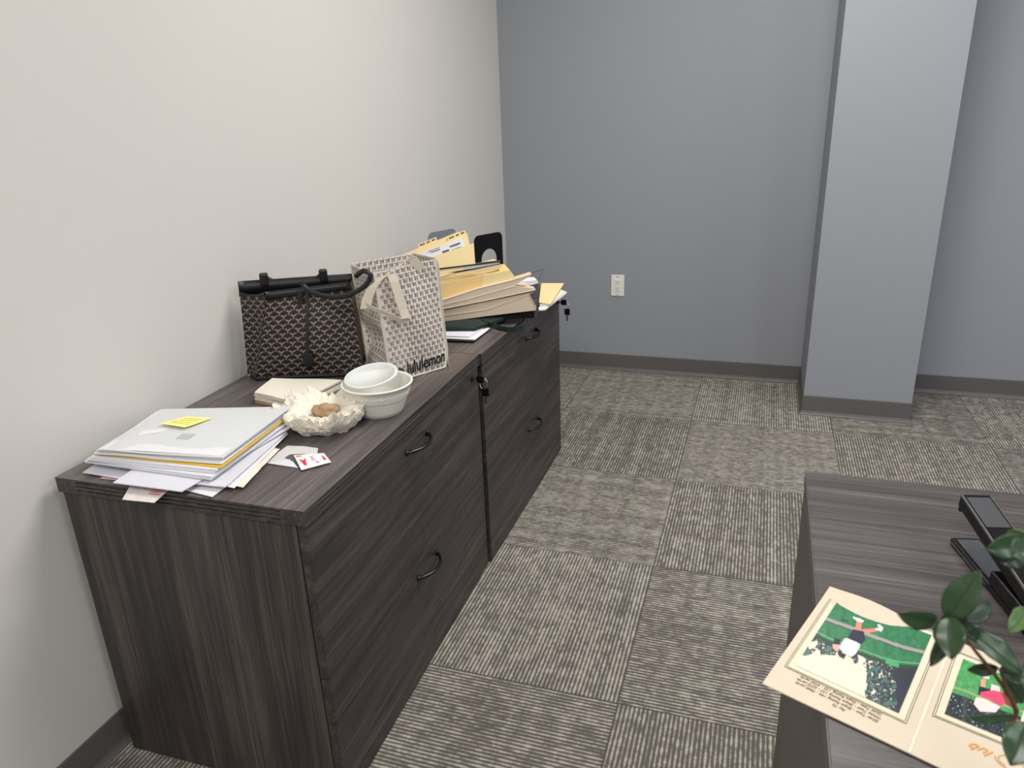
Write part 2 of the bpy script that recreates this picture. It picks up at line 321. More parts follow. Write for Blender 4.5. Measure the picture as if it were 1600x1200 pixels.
# ---------------------------------------------------------------- filing cabinets
def cabinet(P, th, D, L, label, keyy, hy, key_label):
    R_ = Matrix.Translation(P) @ Matrix.Rotation(th, 4, 'Z')
    root = thing('filing_cabinet', P, label, 'filing cabinet', 'lateral filing cabinets along the left wall')
    def B(a, b, c, d, e, f, mb=None): return (mb or MB()).box(a, b, c, d, e, f, R_)
    TH = .032; z0 = H - TH
    r = .006; t = B(0, D - r, r, L - r, z0, H)
    B(D - r, D, 0, .05, z0, H, t); B(D - r, D, L - .05, L, z0, H, t); B(0, .05, 0, r, z0, H, t); B(D - .05, D - r, 0, r, z0, H, t); B(0, D - r, L - r, L, z0, H, t)
    # reeded edge: ribs and grooves between plain corners
    for a, b in ((0, .005), (.0085, .0135), (.017, .022), (.0255, .032)):
        B(D - r, D, .05, L - .05, H - b, H - a, t); B(.05, D - .05, 0, r, H - b, H - a, t)
    tp = t.build('top', LAMLIT, root); tp.data.materials.append(LAM[1])
    for f_ in tp.data.polygons: f_.material_index = 0 if f_.normal.z > .5 else 1  # upward faces take the lit copy, edges the darker laminate
    e = B(D - r - .0001, D - r + .0012, .05, L - .05, z0 + .001, H - .003); B(.05, D - .05, r - .0012, r + .0001, z0 + .001, H - .003, e); e.build('groove_shade', M_GAP, tp)  # near-black strips behind the ribs: groove shade painted in
    for y0, y1 in ((.006, .026), (L - .026, L - .006)): B(.004, D - .026, y0, y1, 0, z0 - .0015).build('side_panel', LAM[2], root, bevel=.0008)
    B(.004, .018, .026, L - .026, .0, z0 - .002).build('back_panel', LAM[2], root)
    B(.02, D - .06, .026, L - .026, 0.01, .03).build('bottom_panel', LAM[1], root)
    B(.03, D - .029, .028, L - .028, .03, z0 - .004).build('carcass', M_GAP, root)
    seam = .325
    for z_a, z_b, hz in ((seam + .0015, z0 - .003, .625), (.006, seam - .0015, .282)):
        dr = B(D - .024, D - .004, .007, L - .007, z_a, z_b).build('drawer', LAM[1], root, bevel=.0008)
        pts = []
        for i in range(15):
            a = i / 14; yy = hy - .058 + .116 * a; out = .004 + .030 * math.sin(math.pi * a) ** .65
            pts.append(R_ @ Vector((D - .004 + out - .004, yy, hz + 0 * a)))
        h = MB().tube(pts, [.0062 if i in (0, 14) else .0048 for i in range(15)], 10)
        for yy in (hy - .058, hy + .058): h.lathe(R_ @ Vector((D - .0045, yy, hz)), [(.0075, 0), (.0075, .004), (.005, .007)], 12, Matrix.Rotation(math.pi / 2, 3, 'Y'), True)
        h.build('handle', M_BLKMETAL, dr, smooth=True)
    c = R_ @ Vector((D - .005, keyy, .652))
    RX = Matrix.Rotation(math.pi / 2, 3, 'Y')
    lk = MB().lathe(c, [(.0095, 0), (.0095, .005), (.007, .007), (.003, .0072)], 20, RX, True).build('lock', M_BLKMETAL, root, smooth=False)
    X = Vector((1, 0, 0))
    k = MB().box(c.x + .006, c.x + .016, c.y - .0012, c.y + .0012, c.z - .004, c.z + .004); k.build('key_blade', M_CHROME, lk)
    MB().box(c.x + .016, c.x + .038, c.y - .003, c.y + .003, c.z - .011, c.z + .011).build('key_head', M_BLACK, lk, bevel=.003)
    rc_ = c + Vector((.036, 0, -.012)); MB().tube([rc_ + Vector((math.cos(a) * .011, math.sin(a) * .005, math.sin(a) * .014)) for a in [2 * math.pi * i / 18 for i in range(18)]], .0009, 6, True).build('key_ring', M_CHROME, lk, smooth=True)
    q = rc_ + Vector((.004, 0, -.020))
    MB().box(q.x - .011, q.x + .011, q.y - .0025, q.y + .0025, q.z - .018, q.z + .008).build('spare_key_head', M_BLACK, lk, bevel=.004)
    MB().box(q.x - .003, q.x + .003, q.y - .001, q.y + .001, q.z - .042, q.z - .017).build('spare_key_blade', plain('dull_steel', (90, 90, 90), .4, .5, .6), lk)
    return root
cabinet((.0273, 0, 0), .0178, .57, .92, 'dark grey woodgrain two-drawer filing cabinet nearest the camera, holding two bags and loose papers', .862, .48, '')
cabinet((.0200, .932, 0), -.0018, .568, .876, 'dark grey woodgrain two-drawer filing cabinet at the far end, under the pile of manila folders', .845, .49, '')
# ---------------------------------------------------------------- desk
dx, dy = 1.4363, .3215; dX = 3.05; dY = -.62
dk = thing('desk', (dx, dY, 0), 'grey woodgrain desk in the right foreground under the photo folder, stapler and plant', 'desk')
MB().box(dx, dX, dY, dy, DZ - .028, DZ).build('desktop', LAMDESK, dk, bevel=.0008)
MB().box(dx - .0012, dx, dY + .001, dy - .001, DZ - .027, DZ - .0004).build('edge_band', plain('desk_edge_band', (88, 84, 82), .4), dk)
for a, b in ((dx, dx + .028), (dX - .028, dX)): MB().box(a, b, dY + .004, dy - .002, 0, DZ - .0285).build('end_panel', LAMSIDE, dk, bevel=.0008)
MB().box(dx + .028, dX - .028, dy - .06, dy - .04, .25, DZ - .0285).build('modesty_panel', LAM[0], dk)
# ---------------------------------------------------------------- patterned handbag
def segd(x, y, ax, ay, bx, by):
    vx, vy = bx - ax, by - ay; t = np.clip(((x - ax) * vx + (y - ay) * vy) / (vx * vx + vy * vy), 0, 1)
    return np.hypot(x - ax - t * vx, y - ay - t * vy)
def ypat(w_m, h_m, pitch=.030, res=16):
    nx = int(w_m / pitch * res) + 1; ny = int(h_m / pitch * res) + 1
    X, Y = np.meshgrid(np.linspace(0, w_m / pitch, nx), np.linspace(0, h_m / pitch, ny)); best = np.full(X.shape, 9.); tone = np.zeros(X.shape)
    RH = .44
    for dj in range(-2, 3):
        r = np.floor(Y / RH) + dj; sh = (r % 2) * .5; c = np.round(X - sh) + sh; lx = X - c; ly = Y - r * RH
        d = np.minimum(np.minimum(segd(lx, ly, 0, 0, -.25, .15), segd(lx, ly, 0, 0, .25, .15)), segd(lx, ly, 0, 0, 0, -.26))
        best = np.minimum(best, d); st_m = (segd(lx, ly, 0, -.06, 0, -.27) < .08); tone = np.where(st_m, 1, tone)
    f = np.clip((.086 - best) / .035, 0, 1)[..., None]
    t = RNG.rand(*X.shape)[..., None] * .12
    bg = np.array([34, 26, 24.]); fg = np.array([158, 144, 136.])
    return bg * (1 - f) + fg * (1 - t) * f * (1 - .10 * tone[..., None])
def lpat(w_m, h_m, pitch=.0180, res=14, border=.008):
    nx = int(w_m / pitch * res) + 1; ny = int(h_m / pitch * res) + 1
    X, Y = np.meshgrid(np.linspace(0, w_m / pitch, nx), np.linspace(0, h_m / pitch, ny)); Yc = Y / .76; r = np.floor(Yc); fy = Yc - r
    fx = (X + .5 * r) % 1.0
    light = ((fx < .36)) | ((fy < .32) & (fx < .86)); dk = ((fx > .36) & (fx < .56) & (fy > .32)) | ((fx > .86) & (fy > .3) & (fx < .9))
    img = np.where(light[..., None], np.array([214, 207, 199.]), np.array([160, 151, 143.])); img = np.where((dk & ~light)[..., None], np.array([108, 98, 92.]), img)
    img = np.where(((fy > .93) & (fx < .36))[..., None], np.array([120, 110, 104.]), img)
    b = (X * pitch < border) | (X * pitch > w_m - border) | (Y * pitch < border * .6)
    return np.where(b[..., None], np.array([206, 198, 190.]), img)
hb = thing('handbag', (.17, .66, H), 'black and taupe Y-pattern tote handbag with black leather trim standing against the wall', 'handbag')
HT = .240
bot = dict(BL=(.034, .602), FL=(.072, .578), FR=(.345, .682), BR=(.295, .785)); top = dict(BL=(.034, .625), FL=(.130, .605), FR=(.312, .718), BR=(.278, .80))
def lerp(a, b, t): return [a[i] * (1 - t) + b[i] * t for i in range(len(a))]
def bagp(side0, side1, zf=1.0, belly=.012, z0=.006):
    def f(u, v):
        a = lerp(bot[side0], bot[side1], u); b = lerp(top[side0], top[side1], u); v2 = v ** .8
        p = Vector((*lerp(a, b, v2), 0)); e = Vector((*bot[side1], 0)) - Vector((*bot[side0], 0)); n = Vector((e.y, -e.x, 0)).normalized()
        p += n * (belly * math.sin(math.pi * u) * math.sin(math.pi * min(1, v * 1.05)) - .006 * (1 - v) ** 8)
        p.z = H + z0 + (HT * zf + .008 * u - z0) * v; return p
    return f
body = MB(); cs = []
for (a, b, w) in (('FL', 'FR', .27), ('BL', 'FL', .09), ('FR', 'BR', .12), ('BR', 'BL', .30)):
    img = ypat(w, HT * 1.02); g = pgrid(bagp(a, b, .93, .012 if a == 'FL' else -.014 if a == 'BL' else 0.004), img); body.add(g.v, g.f); cs.append(g.c)
body.c = np.vstack(cs); body.build('body', M_CANVAS, hb, smooth=True)
def rim(a, b, zl, zh, th=.004, drop=0):
    f = bagp(a, b, 1, .012 if a == 'FL' else -.014 if a == 'BL' else .004); mb = MB(); n = 14; pts = []
    for i in range(n + 1):
        u = i / n; p = f(u, 1.0); e = Vector((*top[b], 0)) - Vector((*top[a], 0)); nn = Vector((e.y, -e.x, 0)).normalized(); dz = drop * math.sin(math.pi * u)
        q = f(u, .93); pts.append((Vector((q.x, q.y, H + HT * zl + .008 * u)) + nn * th / 2, Vector((p.x, p.y, H + HT * zh + .008 * u - dz)) + nn * th / 2, nn * th))
    for lo, hi, t in pts: mb.v += [lo, hi, hi - t, lo - t]
    for i in range(n):
        for j in range(4): mb.f.append((i * 4 + j, (i + 1) * 4 + j, (i + 1) * 4 + (j + 1) % 4, i * 4 + (j + 1) % 4))
    mb.f += [(3, 2, 1, 0), (n * 4, n * 4 + 1, n * 4 + 2, n * 4 + 3)]; return mb
rim('FL', 'FR', .915, 1.0).build('front_rim', M_LEATH, hb, smooth=True); rim('BR', 'BL', .9, 1.05).build('back_rim', M_LEATH, hb, smooth=True)
rim('BL', 'FL', .915, .97, drop=.008).build('side_rim', M_LEATH, hb, smooth=True); rim('FR', 'BR', .915, .99).build('side_rim', M_LEATH, hb, smooth=True)
MB().prism([Vector((*top[k], H + HT * .90)) for k in ('BL', 'FL', 'FR', 'BR')], (0, 0, .004)).build('lining', plain('bag_lining', (24, 22, 26), .8), hb)
bs = MB().prism([Vector((bot[k][0] * .97 + .19 * .03, bot[k][1] * .97 + .68 * .03, H)) for k in ('BL', 'FL', 'FR', 'BR')], (0, 0, .010)); bs.build('base', M_LEATH, hb, bevel=.003)
# strap down the front with clasp tag
F = bagp('FL', 'FR', .93); fn = Vector((.094, -.263, 0)).normalized()
us = .49
pts = [F(us, v) + fn * .004 for v in (1.08, 1.0, .9, .75, .6, .45, .3)]
MB().ribbon(pts, Vector((.007, .0025, 0)), .003).build('closure_strap', M_LEATH, hb)
c = F(us + .01, .21) + fn * .005; e = Vector((.263, .094, 0)).normalized(); zz = Vector((0, 0, 1))
tg = [c + e * x + zz * z for x, z in ((-.014, .022), (.014, .022), (.013, -.008), (.006, -.018), (-.006, -.018), (-.013, -.008))]
MB().prism(tg, fn * .006).build('clasp_tag', M_LEATH, hb, bevel=.0015)
# handle loops over the back rim and the long front handle arching right
for u in (.22, .73):
    G = bagp('BR', 'BL', 1); p = G(1 - u, 1.03); p.z += .01
    MB().box(-.011, .011, -.010, .010, -.022, .012, Matrix.Translation(p) @ Matrix.Rotation(.6, 4, 'Z')).build('handle_anchor', M_LEATH, hb, bevel=.004)
    q = bagp('FL', 'FR', 1)(.38 if u < .5 else .82, 1.0)
p0 = F(.40, 1.06) + fn * .006
n_ = Vector((.25, -.97, 0))
hpx = [(470, 441), (476, 448), (486, 456), (500, 461), (515, 464), (530, 464), (545, 461), (560, 454), (570, 447), (577, 438), (579, 430), (575, 425), (568, 423), (561, 427), (556, 432)]
P0h = p0 + Vector((.0, -.0, 0)); nh = Vector((.45, -.89, 0)).normalized()
hp = []
for i, (x, y) in enumerate(hpx):
    bb = p0 + fn * (.012 + .012 * min(i, 5) / 5); hp.append(atp(x, y, Vector((.19, .622, 0)), Vector((.03, -1, 0))))
hb_h = MB().tube(hp, .0062, 10); hb_h.build('handle', M_LEATH, hb, smooth=True)
MB().box(-.008, .008, -.006, .006, -.03, .008, Matrix.Translation(F(.40, 1.02) + fn * .004) @ Matrix.Rotation(.34, 4, 'Z')).build('handle_anchor', M_LEATH, hb, bevel=.003)
# back handle hanging behind
G = bagp('BR', 'BL', 1); bp = [G(1 - .22, 1.02) + Vector((0, 0, .018))] + [G(1 - (.22 + .51 * i / 8), 1.0) + Vector((-.006, .012, .016 - .03 * math.sin(math.pi * i / 8))) for i in range(1, 8)] + [G(1 - .73, 1.02) + Vector((0, 0, .018))]
MB().tube(bp, .0048, 8).build('handle', M_LEATH, hb, smooth=True)
# ---------------------------------------------------------------- patterned shopping tote
A = Vector((.445, .640, H)); Bc = Vector((.540, .808, H)); E_ = Vector((.330, .735, H)); Cc = E_ + (Bc - A) * 1.0 + Vector((0.0, .0, 0)); TZ = .292
tt = thing('shopping_tote', (.43, .72, H), 'light grey reusable shopping tote with zigzag print and black lettering beside the handbag', 'tote bag')
fu = (Bc - A).normalized(); fN = Vector((fu.y, -fu.x, 0)); LW = (Bc - A).length
def tp_front(u, v):
    p = A.lerp(Bc, u); rr = max(0, .06 - v) * 0
    top_in = Vector((-.012, -.004, 0)) * v
    cut = 0
    if v < .14 and u > .8: cut = (.14 - v) / .14 * (u - .8) / .2
    p = p + top_in - fu * .012 * cut + fN * (.007 * math.sin(math.pi * u) * math.sin(math.pi * v)) + fN * .002 * math.sin(u * 9 + v * 5)
    p.z = H + .001 + TZ * v + .006 * u * v; return p
gu = (A - E_).normalized(); gN = Vector((gu.y, -gu.x, 0)); GW = (A - E_).length
def tp_gus(u, v):
    p = E_.lerp(A, u) + Vector((-.012, -.004, 0)) * v * u + Vector((-.022, .006, 0)) * v * (1 - u)
    bulge = -.018 * math.exp(-((v - .36) / .16) ** 2) * math.sin(math.pi * u) + .006 * math.sin(math.pi * u) * math.sin(v * 14)
    p = p + gN * bulge + Vector((.028 * math.exp(-((v - .30) / .13) ** 2) * (1 - u), 0, 0)); p.z = H + .001 + TZ * v * (1 - .01 * (1 - u)) + .0; return p
def tp_right(u, v): p = Bc.lerp(Cc, u) + Vector((-.012, -.004, 0)) * v; p.z = H + .001 + (TZ + .006 * (1 - u)) * v; return p
def tp_back(u, v): p = Cc.lerp(E_, u) + Vector((-.012, -.004, 0)) * v * (1 - u) + Vector((-.022, .006, 0)) * v * u; p.z = H + .001 + TZ * v; return p
for nm, f, w in (('front_panel', tp_front, LW), ('side_gusset', tp_gus, GW), ('side_gusset', tp_right, GW), ('back_panel', tp_back, LW)):
    g = pgrid(f, lpat(w, TZ)); o = g.build(nm, M_WOVEN, tt, smooth=True); so = o.modifiers.new('solid', 'SOLIDIFY'); so.thickness = .0012; so.offset = -1
MB().prism([tp_front(0, 0), tp_front(.97, 0), Cc + Vector((0, 0, .001)), E_ + Vector((.02, 0, .001))], (0, 0, .002)).build('bottom', M_STRAP, tt)
bind = MB()
for f, us_ in ((tp_front, 0), (tp_front, 1), (tp_gus, 0)): bind.tube([f(us_, v / 20) for v in range(21)], .0022, 6)
bind.tube([tp_front(u / 14, .0) + Vector((0, 0, .002)) for u in range(15)], .0022, 6); bind.tube([tp_gus(u / 14, .0) + Vector((0, 0, .002)) for u in range(15)], .0022, 6)
bind.build('edge_binding', M_STRAP, tt, smooth=True)
# lettering printed on the front panel
def on_front(u0, v0): return tp_front(u0, v0) + fN * .0018
lo = on_front(.285, .062); hi = on_front(.93, .062); xd = (hi - lo).normalized()
tm = text_mb('lululemon', .042, (0, 0, 0), (1, 0, 0), (0, 1, 0), .0003, sx=.80, bold=.0004)
wmx = max(p.x for p in tm.v); sc_ = (hi - lo).length / wmx
tm.v = [(lambda u, v, d: tp_front(u, v) + fN * (.0012 + d))(  .285 + .650 * (p.x / wmx), .045 + p.y * sc_ * 1.25 / TZ + .02 * (p.x / wmx), p.z) for p in tm.v]
tm.build('lettering', plain('black_print', (14, 14, 16), .5), tt)
ring = MB(); cu, cv = .17, .082
ring.tube([tp_front(cu + .062 * math.cos(a), cv + .040 * math.sin(a)) + fN * .0012 for a in [2 * math.pi * i / 28 for i in range(28)]], .0011, 5, True)
ring.tube([tp_front(cu + .035 * math.cos(a), cv + .006 + .020 * math.sin(a)) + fN * .0012 for a in [math.pi * (-.25 + 1.5 * i / 16) for i in range(17)]], .0018, 5)
ring.build('round_emblem', bpy.data.materials['black_print'], tt, smooth=True)
# straps
def fp(px, py, o=.004): return atp(px, py, tp_front(.5, .5) + fN * (o + .006), fN)
sp1 = [fp(612, 428, -.004), fp(616, 440, .0), fp(623, 462, .003), fp(630, 484, .006), fp(636, 499, .010)]
MB().ribbon(sp1, fu * .026, .0016).build('hanging_strap', M_STRAP, tt, smooth=False)
sp2 = [fp(638, 499, .011), fp(626, 501, .014), fp(612, 494, .012), fp(597, 487, .008), fp(584, 483, .006), fp(573, 476, .004), fp(572, 468, .002)]
MB().ribbon(sp2, [Vector((0, 0, w)) + fN * .006 for w in (.012, .012, .012, .011, .010, .009, .008)], .0016).build('hanging_strap', M_STRAP, tt)
def gp(px, py, o=.006): return atp(px, py, Vector((.43, .64, 0)) + fN * o, Vector((.75, -.66, 0)).normalized())
up = [gp(571, 482), gp(574, 466), gp(581, 450), gp(594, 436), gp(608, 427), gp(622, 417), gp(632, 409)]
MB().ribbon(up, [Vector((.020, .018, 0)) + Vector((0, 0, z)) for z in (0, 0, .003, .010, .014, .016, .014)], .0016).build('upright_strap', M_STRAP, tt)
pk = [tp_front(.45, 1.0) + Vector((-.03, .03, z)) for z in (-.02,)]
up2 = [gp(632, 409), gp(638, 404), gp(646, 405), gp(650, 412), gp(660, 420)]
MB().ribbon(up2, [Vector((.014, .012, .012))] * 5, .0016).build('upright_strap', M_STRAP, tt)
# ---------------------------------------------------------------- foam bowl and lid
bc = Vector((.505, .470, H))
bw = thing('foam_bowl', bc, 'white foam takeout bowl with textured side beside the shopping tote', 'bowl')
BM = Matrix.Diagonal((1, 1, 1)).to_3x3()
prof = [(0, .004), (.047, .004), (.05, 0), (.054, .001), (.058, .012), (.068, .036), (.076, .058), (.080, .070), (.083, .071), (.0835, .0745), (.080, .0755), (.0765, .071), (.064, .040), (.05, .010), (0, .008)]
MB().lathe((bc.x, bc.y, H), prof, 48).build('body', M_FOAM, bw, smooth=True)
dia = MB()
for k in range(48):
    for s in (-1, 1):
        ln = []
        for i in range(5):
            t = i / 4; a = 2 * math.pi * (k + s * t * 1.6) / 48; r = .0687 + .0072 * t; z = .038 + .019 * t; ln.append((bc.x + r * math.cos(a), bc.y + r * math.sin(a), H + z))
        dia.tube(ln, .0010, 4)
dia.build('embossed_band', M_FOAM, bw, smooth=True)
lc = at(581, 591, H + .080)
MT = Matrix.Rotation(.16, 3, Vector((.9, -.3, 0)).normalized())
ld = thing('bowl_lid', lc - Vector((0, 0, .012)), 'translucent round plastic lid resting tilted on the foam bowl', 'lid')
MB().lathe(lc, [(0, .000), (.045, .000), (.0475, .004), (.053, .004), (.055, .008), (.0600, .008), (.0615, .004), (.0625, .004), (.0625, .0052), (.0612, .0092), (.054, .0094), (.0522, .0054), (.0468, .0054), (.0445, .0014), (0, .0014)], 48, MT).build('disc', M_LID, ld, smooth=True)
rb = MB().tube([lc + MT @ Vector((.0615 * math.cos(a), .0615 * math.sin(a), .0085)) for a in [2 * math.pi * i / 48 for i in range(48)]], .0018, 6, True); rb.build('rim', plain('lid_rim', (232, 236, 236), .3), ld, smooth=True)
# ---------------------------------------------------------------- napkins
nz0 = H + .001
for k in range(5):
    z = nz0 + k * .0058; j = (random.random() - .5) * 3
    FL, FR, BR, BL = [at(x + j, y, H) + Vector((0, 0, z - H)) for x, y in ((400, 630), (468, 644), (536, 612), (428, 608))]
    w = (lambda kk: lambda u, v: .002 * math.sin(5 * u + kk) * math.sin(3 * v + kk) + (.004 * (v - .3) if kk == 4 else 0))(k)
    nm = MB(); sheet_mb(FL, FR, BR, BL, .0045, 14, 8, w, nm); mat = M_KRAFT if k == 0 else M_NAP
    tag(nm.build('folded_napkin', mat, smooth=False), 'tan paper towel at the bottom of the folded napkins' if k == 0 else 'folded white paper napkin in the stack in front of the handbag', 'napkin', None if k == 0 else 'folded white napkins in front of the handbag')
# ---------------------------------------------------------------- crumpled wrapper with food
wc = at(505, 659, H + .012); wc.z = H
wr = thing('food_wrapper', wc, 'crumpled white paper wrapper opened like a bowl next to the foam bowl', 'food wrapper')
mb = MB(); NA, NR = 130, 24; Rr = .087
for i in range(NR + 1):
    t = i / NR
    for j in range(NA):
        a = 2 * math.pi * j / NA; cr = noise.noise(Vector((math.cos(a) * 2.5, math.sin(a) * 2.5, t * 2.2))) ; c2 = noise.noise(Vector((math.cos(a) * 8, math.sin(a) * 8, t * 6 + 5)))
        # outer wall up to lip then inward down
        if t < .6:
            s = t / .6; r = Rr * (.66 + .38 * math.sin(s * 1.45)) ; z = .048 * s ** 1.2
        else:
            s = (t - .6) / .4; r = Rr * (1.037 - .62 * s); z = .048 + .005 * math.sin(s * 3.1) - .018 * s ** 1.5
        lip = math.exp(-((t - .62) / .16) ** 2)
        flat = abs(c2); c3 = abs(noise.noise(Vector((math.cos(a) * 16, math.sin(a) * 16, t * 9)))); r += .013 * cr + .016 * (flat - .25) * (.5 + .6 * lip) + .008 * (c3 - .25); z += (.25 + lip) * (.014 * cr + .020 * (flat - .2) + .012 * (c3 - .2)) * (t > .05) ; z = max(z, .0008)
        el = 1.08
        mb.v.append(wc + Vector((r * math.cos(a) * el, r * math.sin(a) * .92, z)))
for i in range(NR):
    for j in range(NA): mb.f.append((i * NA + j, i * NA + (j + 1) % NA, (i + 1) * NA + (j + 1) % NA, (i + 1) * NA + j))
mb.f.append(tuple(range(NA))[::-1]); k0 = NR * NA; mb.v.append(wc + Vector((0, 0, .018))); cidx = len(mb.v) - 1
for j in range(NA): mb.f.append((k0 + j, k0 + (j + 1) % NA, cidx))
o = mb.build('crumpled_paper', M_NAP, wr, smooth=False)
fl = sheet_mb(at(462, 655, H + .03), at(478, 668, H + .02), at(452, 634, H + .045), at(431, 626, H + .035), .0008, 8, 8, lambda u, v: .006 * math.sin(4 * v + u * 3)); fl.build('loose_flap', M_NAP, wr)
fc = at(510, 641, H + .036)
fd = MB(); n1, n2 = 14, 24
for i in range(n1 + 1):
    ph = math.pi * i / n1
    for j in range(n2):
        a = 2 * math.pi * j / n2; d = Vector((math.sin(ph) * math.cos(a), math.sin(ph) * math.sin(a), math.cos(ph))); k = 1 + .45 * noise.noise(d * 1.8) + .18 * noise.noise(d * 5)
        fd.v.append(fc + Vector((d.x * .030 * k, d.y * .024 * k, d.z * .016 * k)))
for i in range(n1):
    for j in range(n2): fd.f.append((i * n2 + j, i * n2 + (j + 1) % n2, (i + 1) * n2 + (j + 1) % n2, (i + 1) * n2 + j))
tag(fd.build('bread_piece', M_FOOD, smooth=True), 'leftover piece of tan food lying inside the crumpled wrapper', 'food')
# ---------------------------------------------------------------- loose papers near the edge
zg = H + .0006
gpoly = [(418, 724), (434, 708), (449, 697), (475, 698), (497, 701), (496, 708), (491, 714), (470, 716), (478, 709.5), (453, 710.5), (444, 716), (458, 722), (466, 732), (440, 728)]
tag(MB().prism([at(x, y, zg) for x, y in gpoly], (0, 0, .0012)).build('cutout_card', M_GREYCARD), 'pale grey card with a pointed cut-out beside the paper stack', 'card')
gp2 = [at(x, y, H + .0022) for x, y in ((418, 724), (452, 718), (466, 731), (438, 727))]
tag(MB().prism(gp2, (0, 0, .0008)).build('card_flap', M_PAPER2), 'small white paper flap lying on the grey cut-out card', 'paper')
rcd = [at(459, 712, H + .0035), at(506, 708.5, H + .0035), at(517.5, 722.5, H + .0035), at(471, 735, H + .0035)]   # BL..: order TL, TR, BR, BL
cdm = thing('instruction_card', (rcd[0] + rcd[2]) / 2 - Vector((0, 0, .0007)), 'small white card with red pictograms lying by the paper stack', 'card')
MB().prism([rcd[3], rcd[2], rcd[1], rcd[0]], (0, 0, .0011)).build('card_stock', M_PAPER, cdm)
def oncard(s, t, z=.0012): return (rcd[3].lerp(rcd[2], s)).lerp(rcd[0].lerp(rcd[1], s), t) + Vector((0, 0, z))
pr = MB()
pr.prism([oncard(s, t) for s, t in ((.16, .22), (.24, .20), (.30, .62), (.32, .74), (.24, .60), (.17, .60), (.10, .74), (.11, .60))], (0, 0, .0001))
pr.prism([oncard(s, t) for s, t in ((.84, .28), (.92, .30), (.93, .5), (.88, .82), (.84, .5))], (0, 0, .0001))
for k in range(4): pr.prism([oncard(s, t) for s, t in ((.46 + .045 * k, .38), (.472 + .045 * k, .38), (.50 + .02 * k, .80), (.488 + .02 * k, .80))], (0, 0, .0001))
pr.prism([oncard(s, t) for s, t in ((.05, .86), (.24, .86), (.24, .93), (.05, .93))], (0, 0, .0001))
pr.build('red_pictograms', M_INKRED, cdm); MB().prism([oncard(s, t) for s, t in ((.56, .22), (.66, .22), (.66, .29), (.56, .29))], (0, 0, .0001)).build('caption', M_INK, cdm)
# ---------------------------------------------------------------- paper stack
def doc(name, px, zs, th, mat, label, cat='paper', group=None, warp=None, nx=12, ny=8):
    if not isinstance(zs, (list, tuple)): zs = [zs] * 4
    P = [at(x, y, H + z) for (x, y), z in zip(px, zs)]
    return tag(sheet_mb(*P, th, nx, ny, warp).build(name, mat), label, cat, group), P
wv = lambda a, b=0, c=5: (lambda u, v: a * math.sin(c * u + b) * math.cos(3 * v + b))
o, P = doc('crumpled_flyer', [(191, 781), (241, 786), (300, 735), (215, 738)], [.001, .001, .0012, .0012], .0006, M_RECEIPT, 'crumpled newsprint flyer sticking out over the cabinet edge under the paper stack', warp=lambda u, v: .0022 * abs(noise.noise(Vector((u * 5, v * 5, 1)))) * (1 - v))
mk = MB()
for i in range(5): mk.prism([P[0].lerp(P[1], s).lerp(P[3].lerp(P[2], s), t) + Vector((0, 0, .0034)) for s, t in ((.62, .20 + .06 * i), (.93, .20 + .06 * i), (.93, .215 + .06 * i), (.62, .215 + .06 * i))], (0, 0, .0001))
mk.build('red_print', M_INKRED, o)
doc('letter_sheet', [(129, 739), (240, 758), (380, 668), (262, 652)], [.003] * 4, .0012, M_PAPER2, 'white letter whose corner pokes out left at the bottom of the paper stack', warp=wv(.0006))
doc('red_edged_leaflet', [(156, 748), (235, 756), (300, 700), (230, 692)], [.0010] * 4, .0008, plain('pink_leaflet', (196, 150, 158), .7), 'leaflet with a dull red edge under the left corner of the stack')
o, P = doc('printed_letter', [(252, 757), (332, 777), (432, 700), (340, 680)], [.0022] * 4, .0012, M_PAPER, 'white letter with a printed line at the front right corner under the stack')
mk = MB()
for s in (.42, .55, .62): mk.prism([P[0].lerp(P[1], a).lerp(P[3].lerp(P[2], a), b) + Vector((0, 0, .0013)) for a, b in ((s, .13), (s + .1, .13), (s + .1, .16), (s, .16))], (0, 0, .0001))
mk.build('printed_line', M_INK, o)
doc('wrinkled_sheet', [(270, 748), (380, 762), (437, 702), (330, 690)], [.0052] * 4, .0008, M_WARM, 'cream wrinkled sheet jutting out on the right side of the stack', warp=lambda u, v: .0035 * abs(noise.noise(Vector((u * 9, v * 9, 2)))))
doc('curled_sheet', [(262, 742), (366, 762), (450, 678), (340, 668)], [.0085, .0085, .0085, .0085], .0012, M_PAPER, 'white curled sheet with wavy front edge low in the stack', warp=lambda u, v: .002 * math.sin(18 * u) * (1 - v))
doc('stapled_report', [(205, 745), (352, 762), (449, 676), (300, 655)], [.0115] * 4, .0022, M_PAPER2, 'thin stapled report low in the stack with its right edge showing', warp=wv(.0005, 1))
oR, PR = doc('clipped_report', [(177, 755), (284, 769), (456, 668), (340, 645)], [.0155, .0155, .018, .018], .0018, M_PAPER2, 'white clipped report turned at an angle below the main stack', warp=wv(.0004, 2))
doc('left_letter', [(145, 731), (235, 744), (330, 690), (250, 672)], [.0165, .0155, .0175, .0175][:4], .0014, M_PAPER, 'white letter just under the main stack at its left end') if 0 else None
def clip(px, z, label, ang):
    c_ = at(*px, H + z); M_ = Matrix.Translation(c_) @ Matrix.Rotation(ang, 4, 'Z')
    mb = MB(); mb.prism([M_ @ Vector(p) for p in ((-.010, -.010, -.003), (-.010, .004, .000), (-.010, -.010, .006))], M_.to_3x3() @ Vector((.020, 0, 0)))
    r = thing('binder_clip', c_ - Vector((0, 0, .003)), label, 'binder clip'); mb.build('clip_body', M_BLACK, r, bevel=.0006)
    MB().tube([M_ @ Vector(p) for p in ((-.006, .003, .004), (-.004, .016, .005), (.004, .016, .005), (.006, .003, .004))], .0006, 6).build('wire_arm', M_CHROME, r)
clip((459, 667), .019, 'black binder clip on the right corner of the angled report', 1.25)
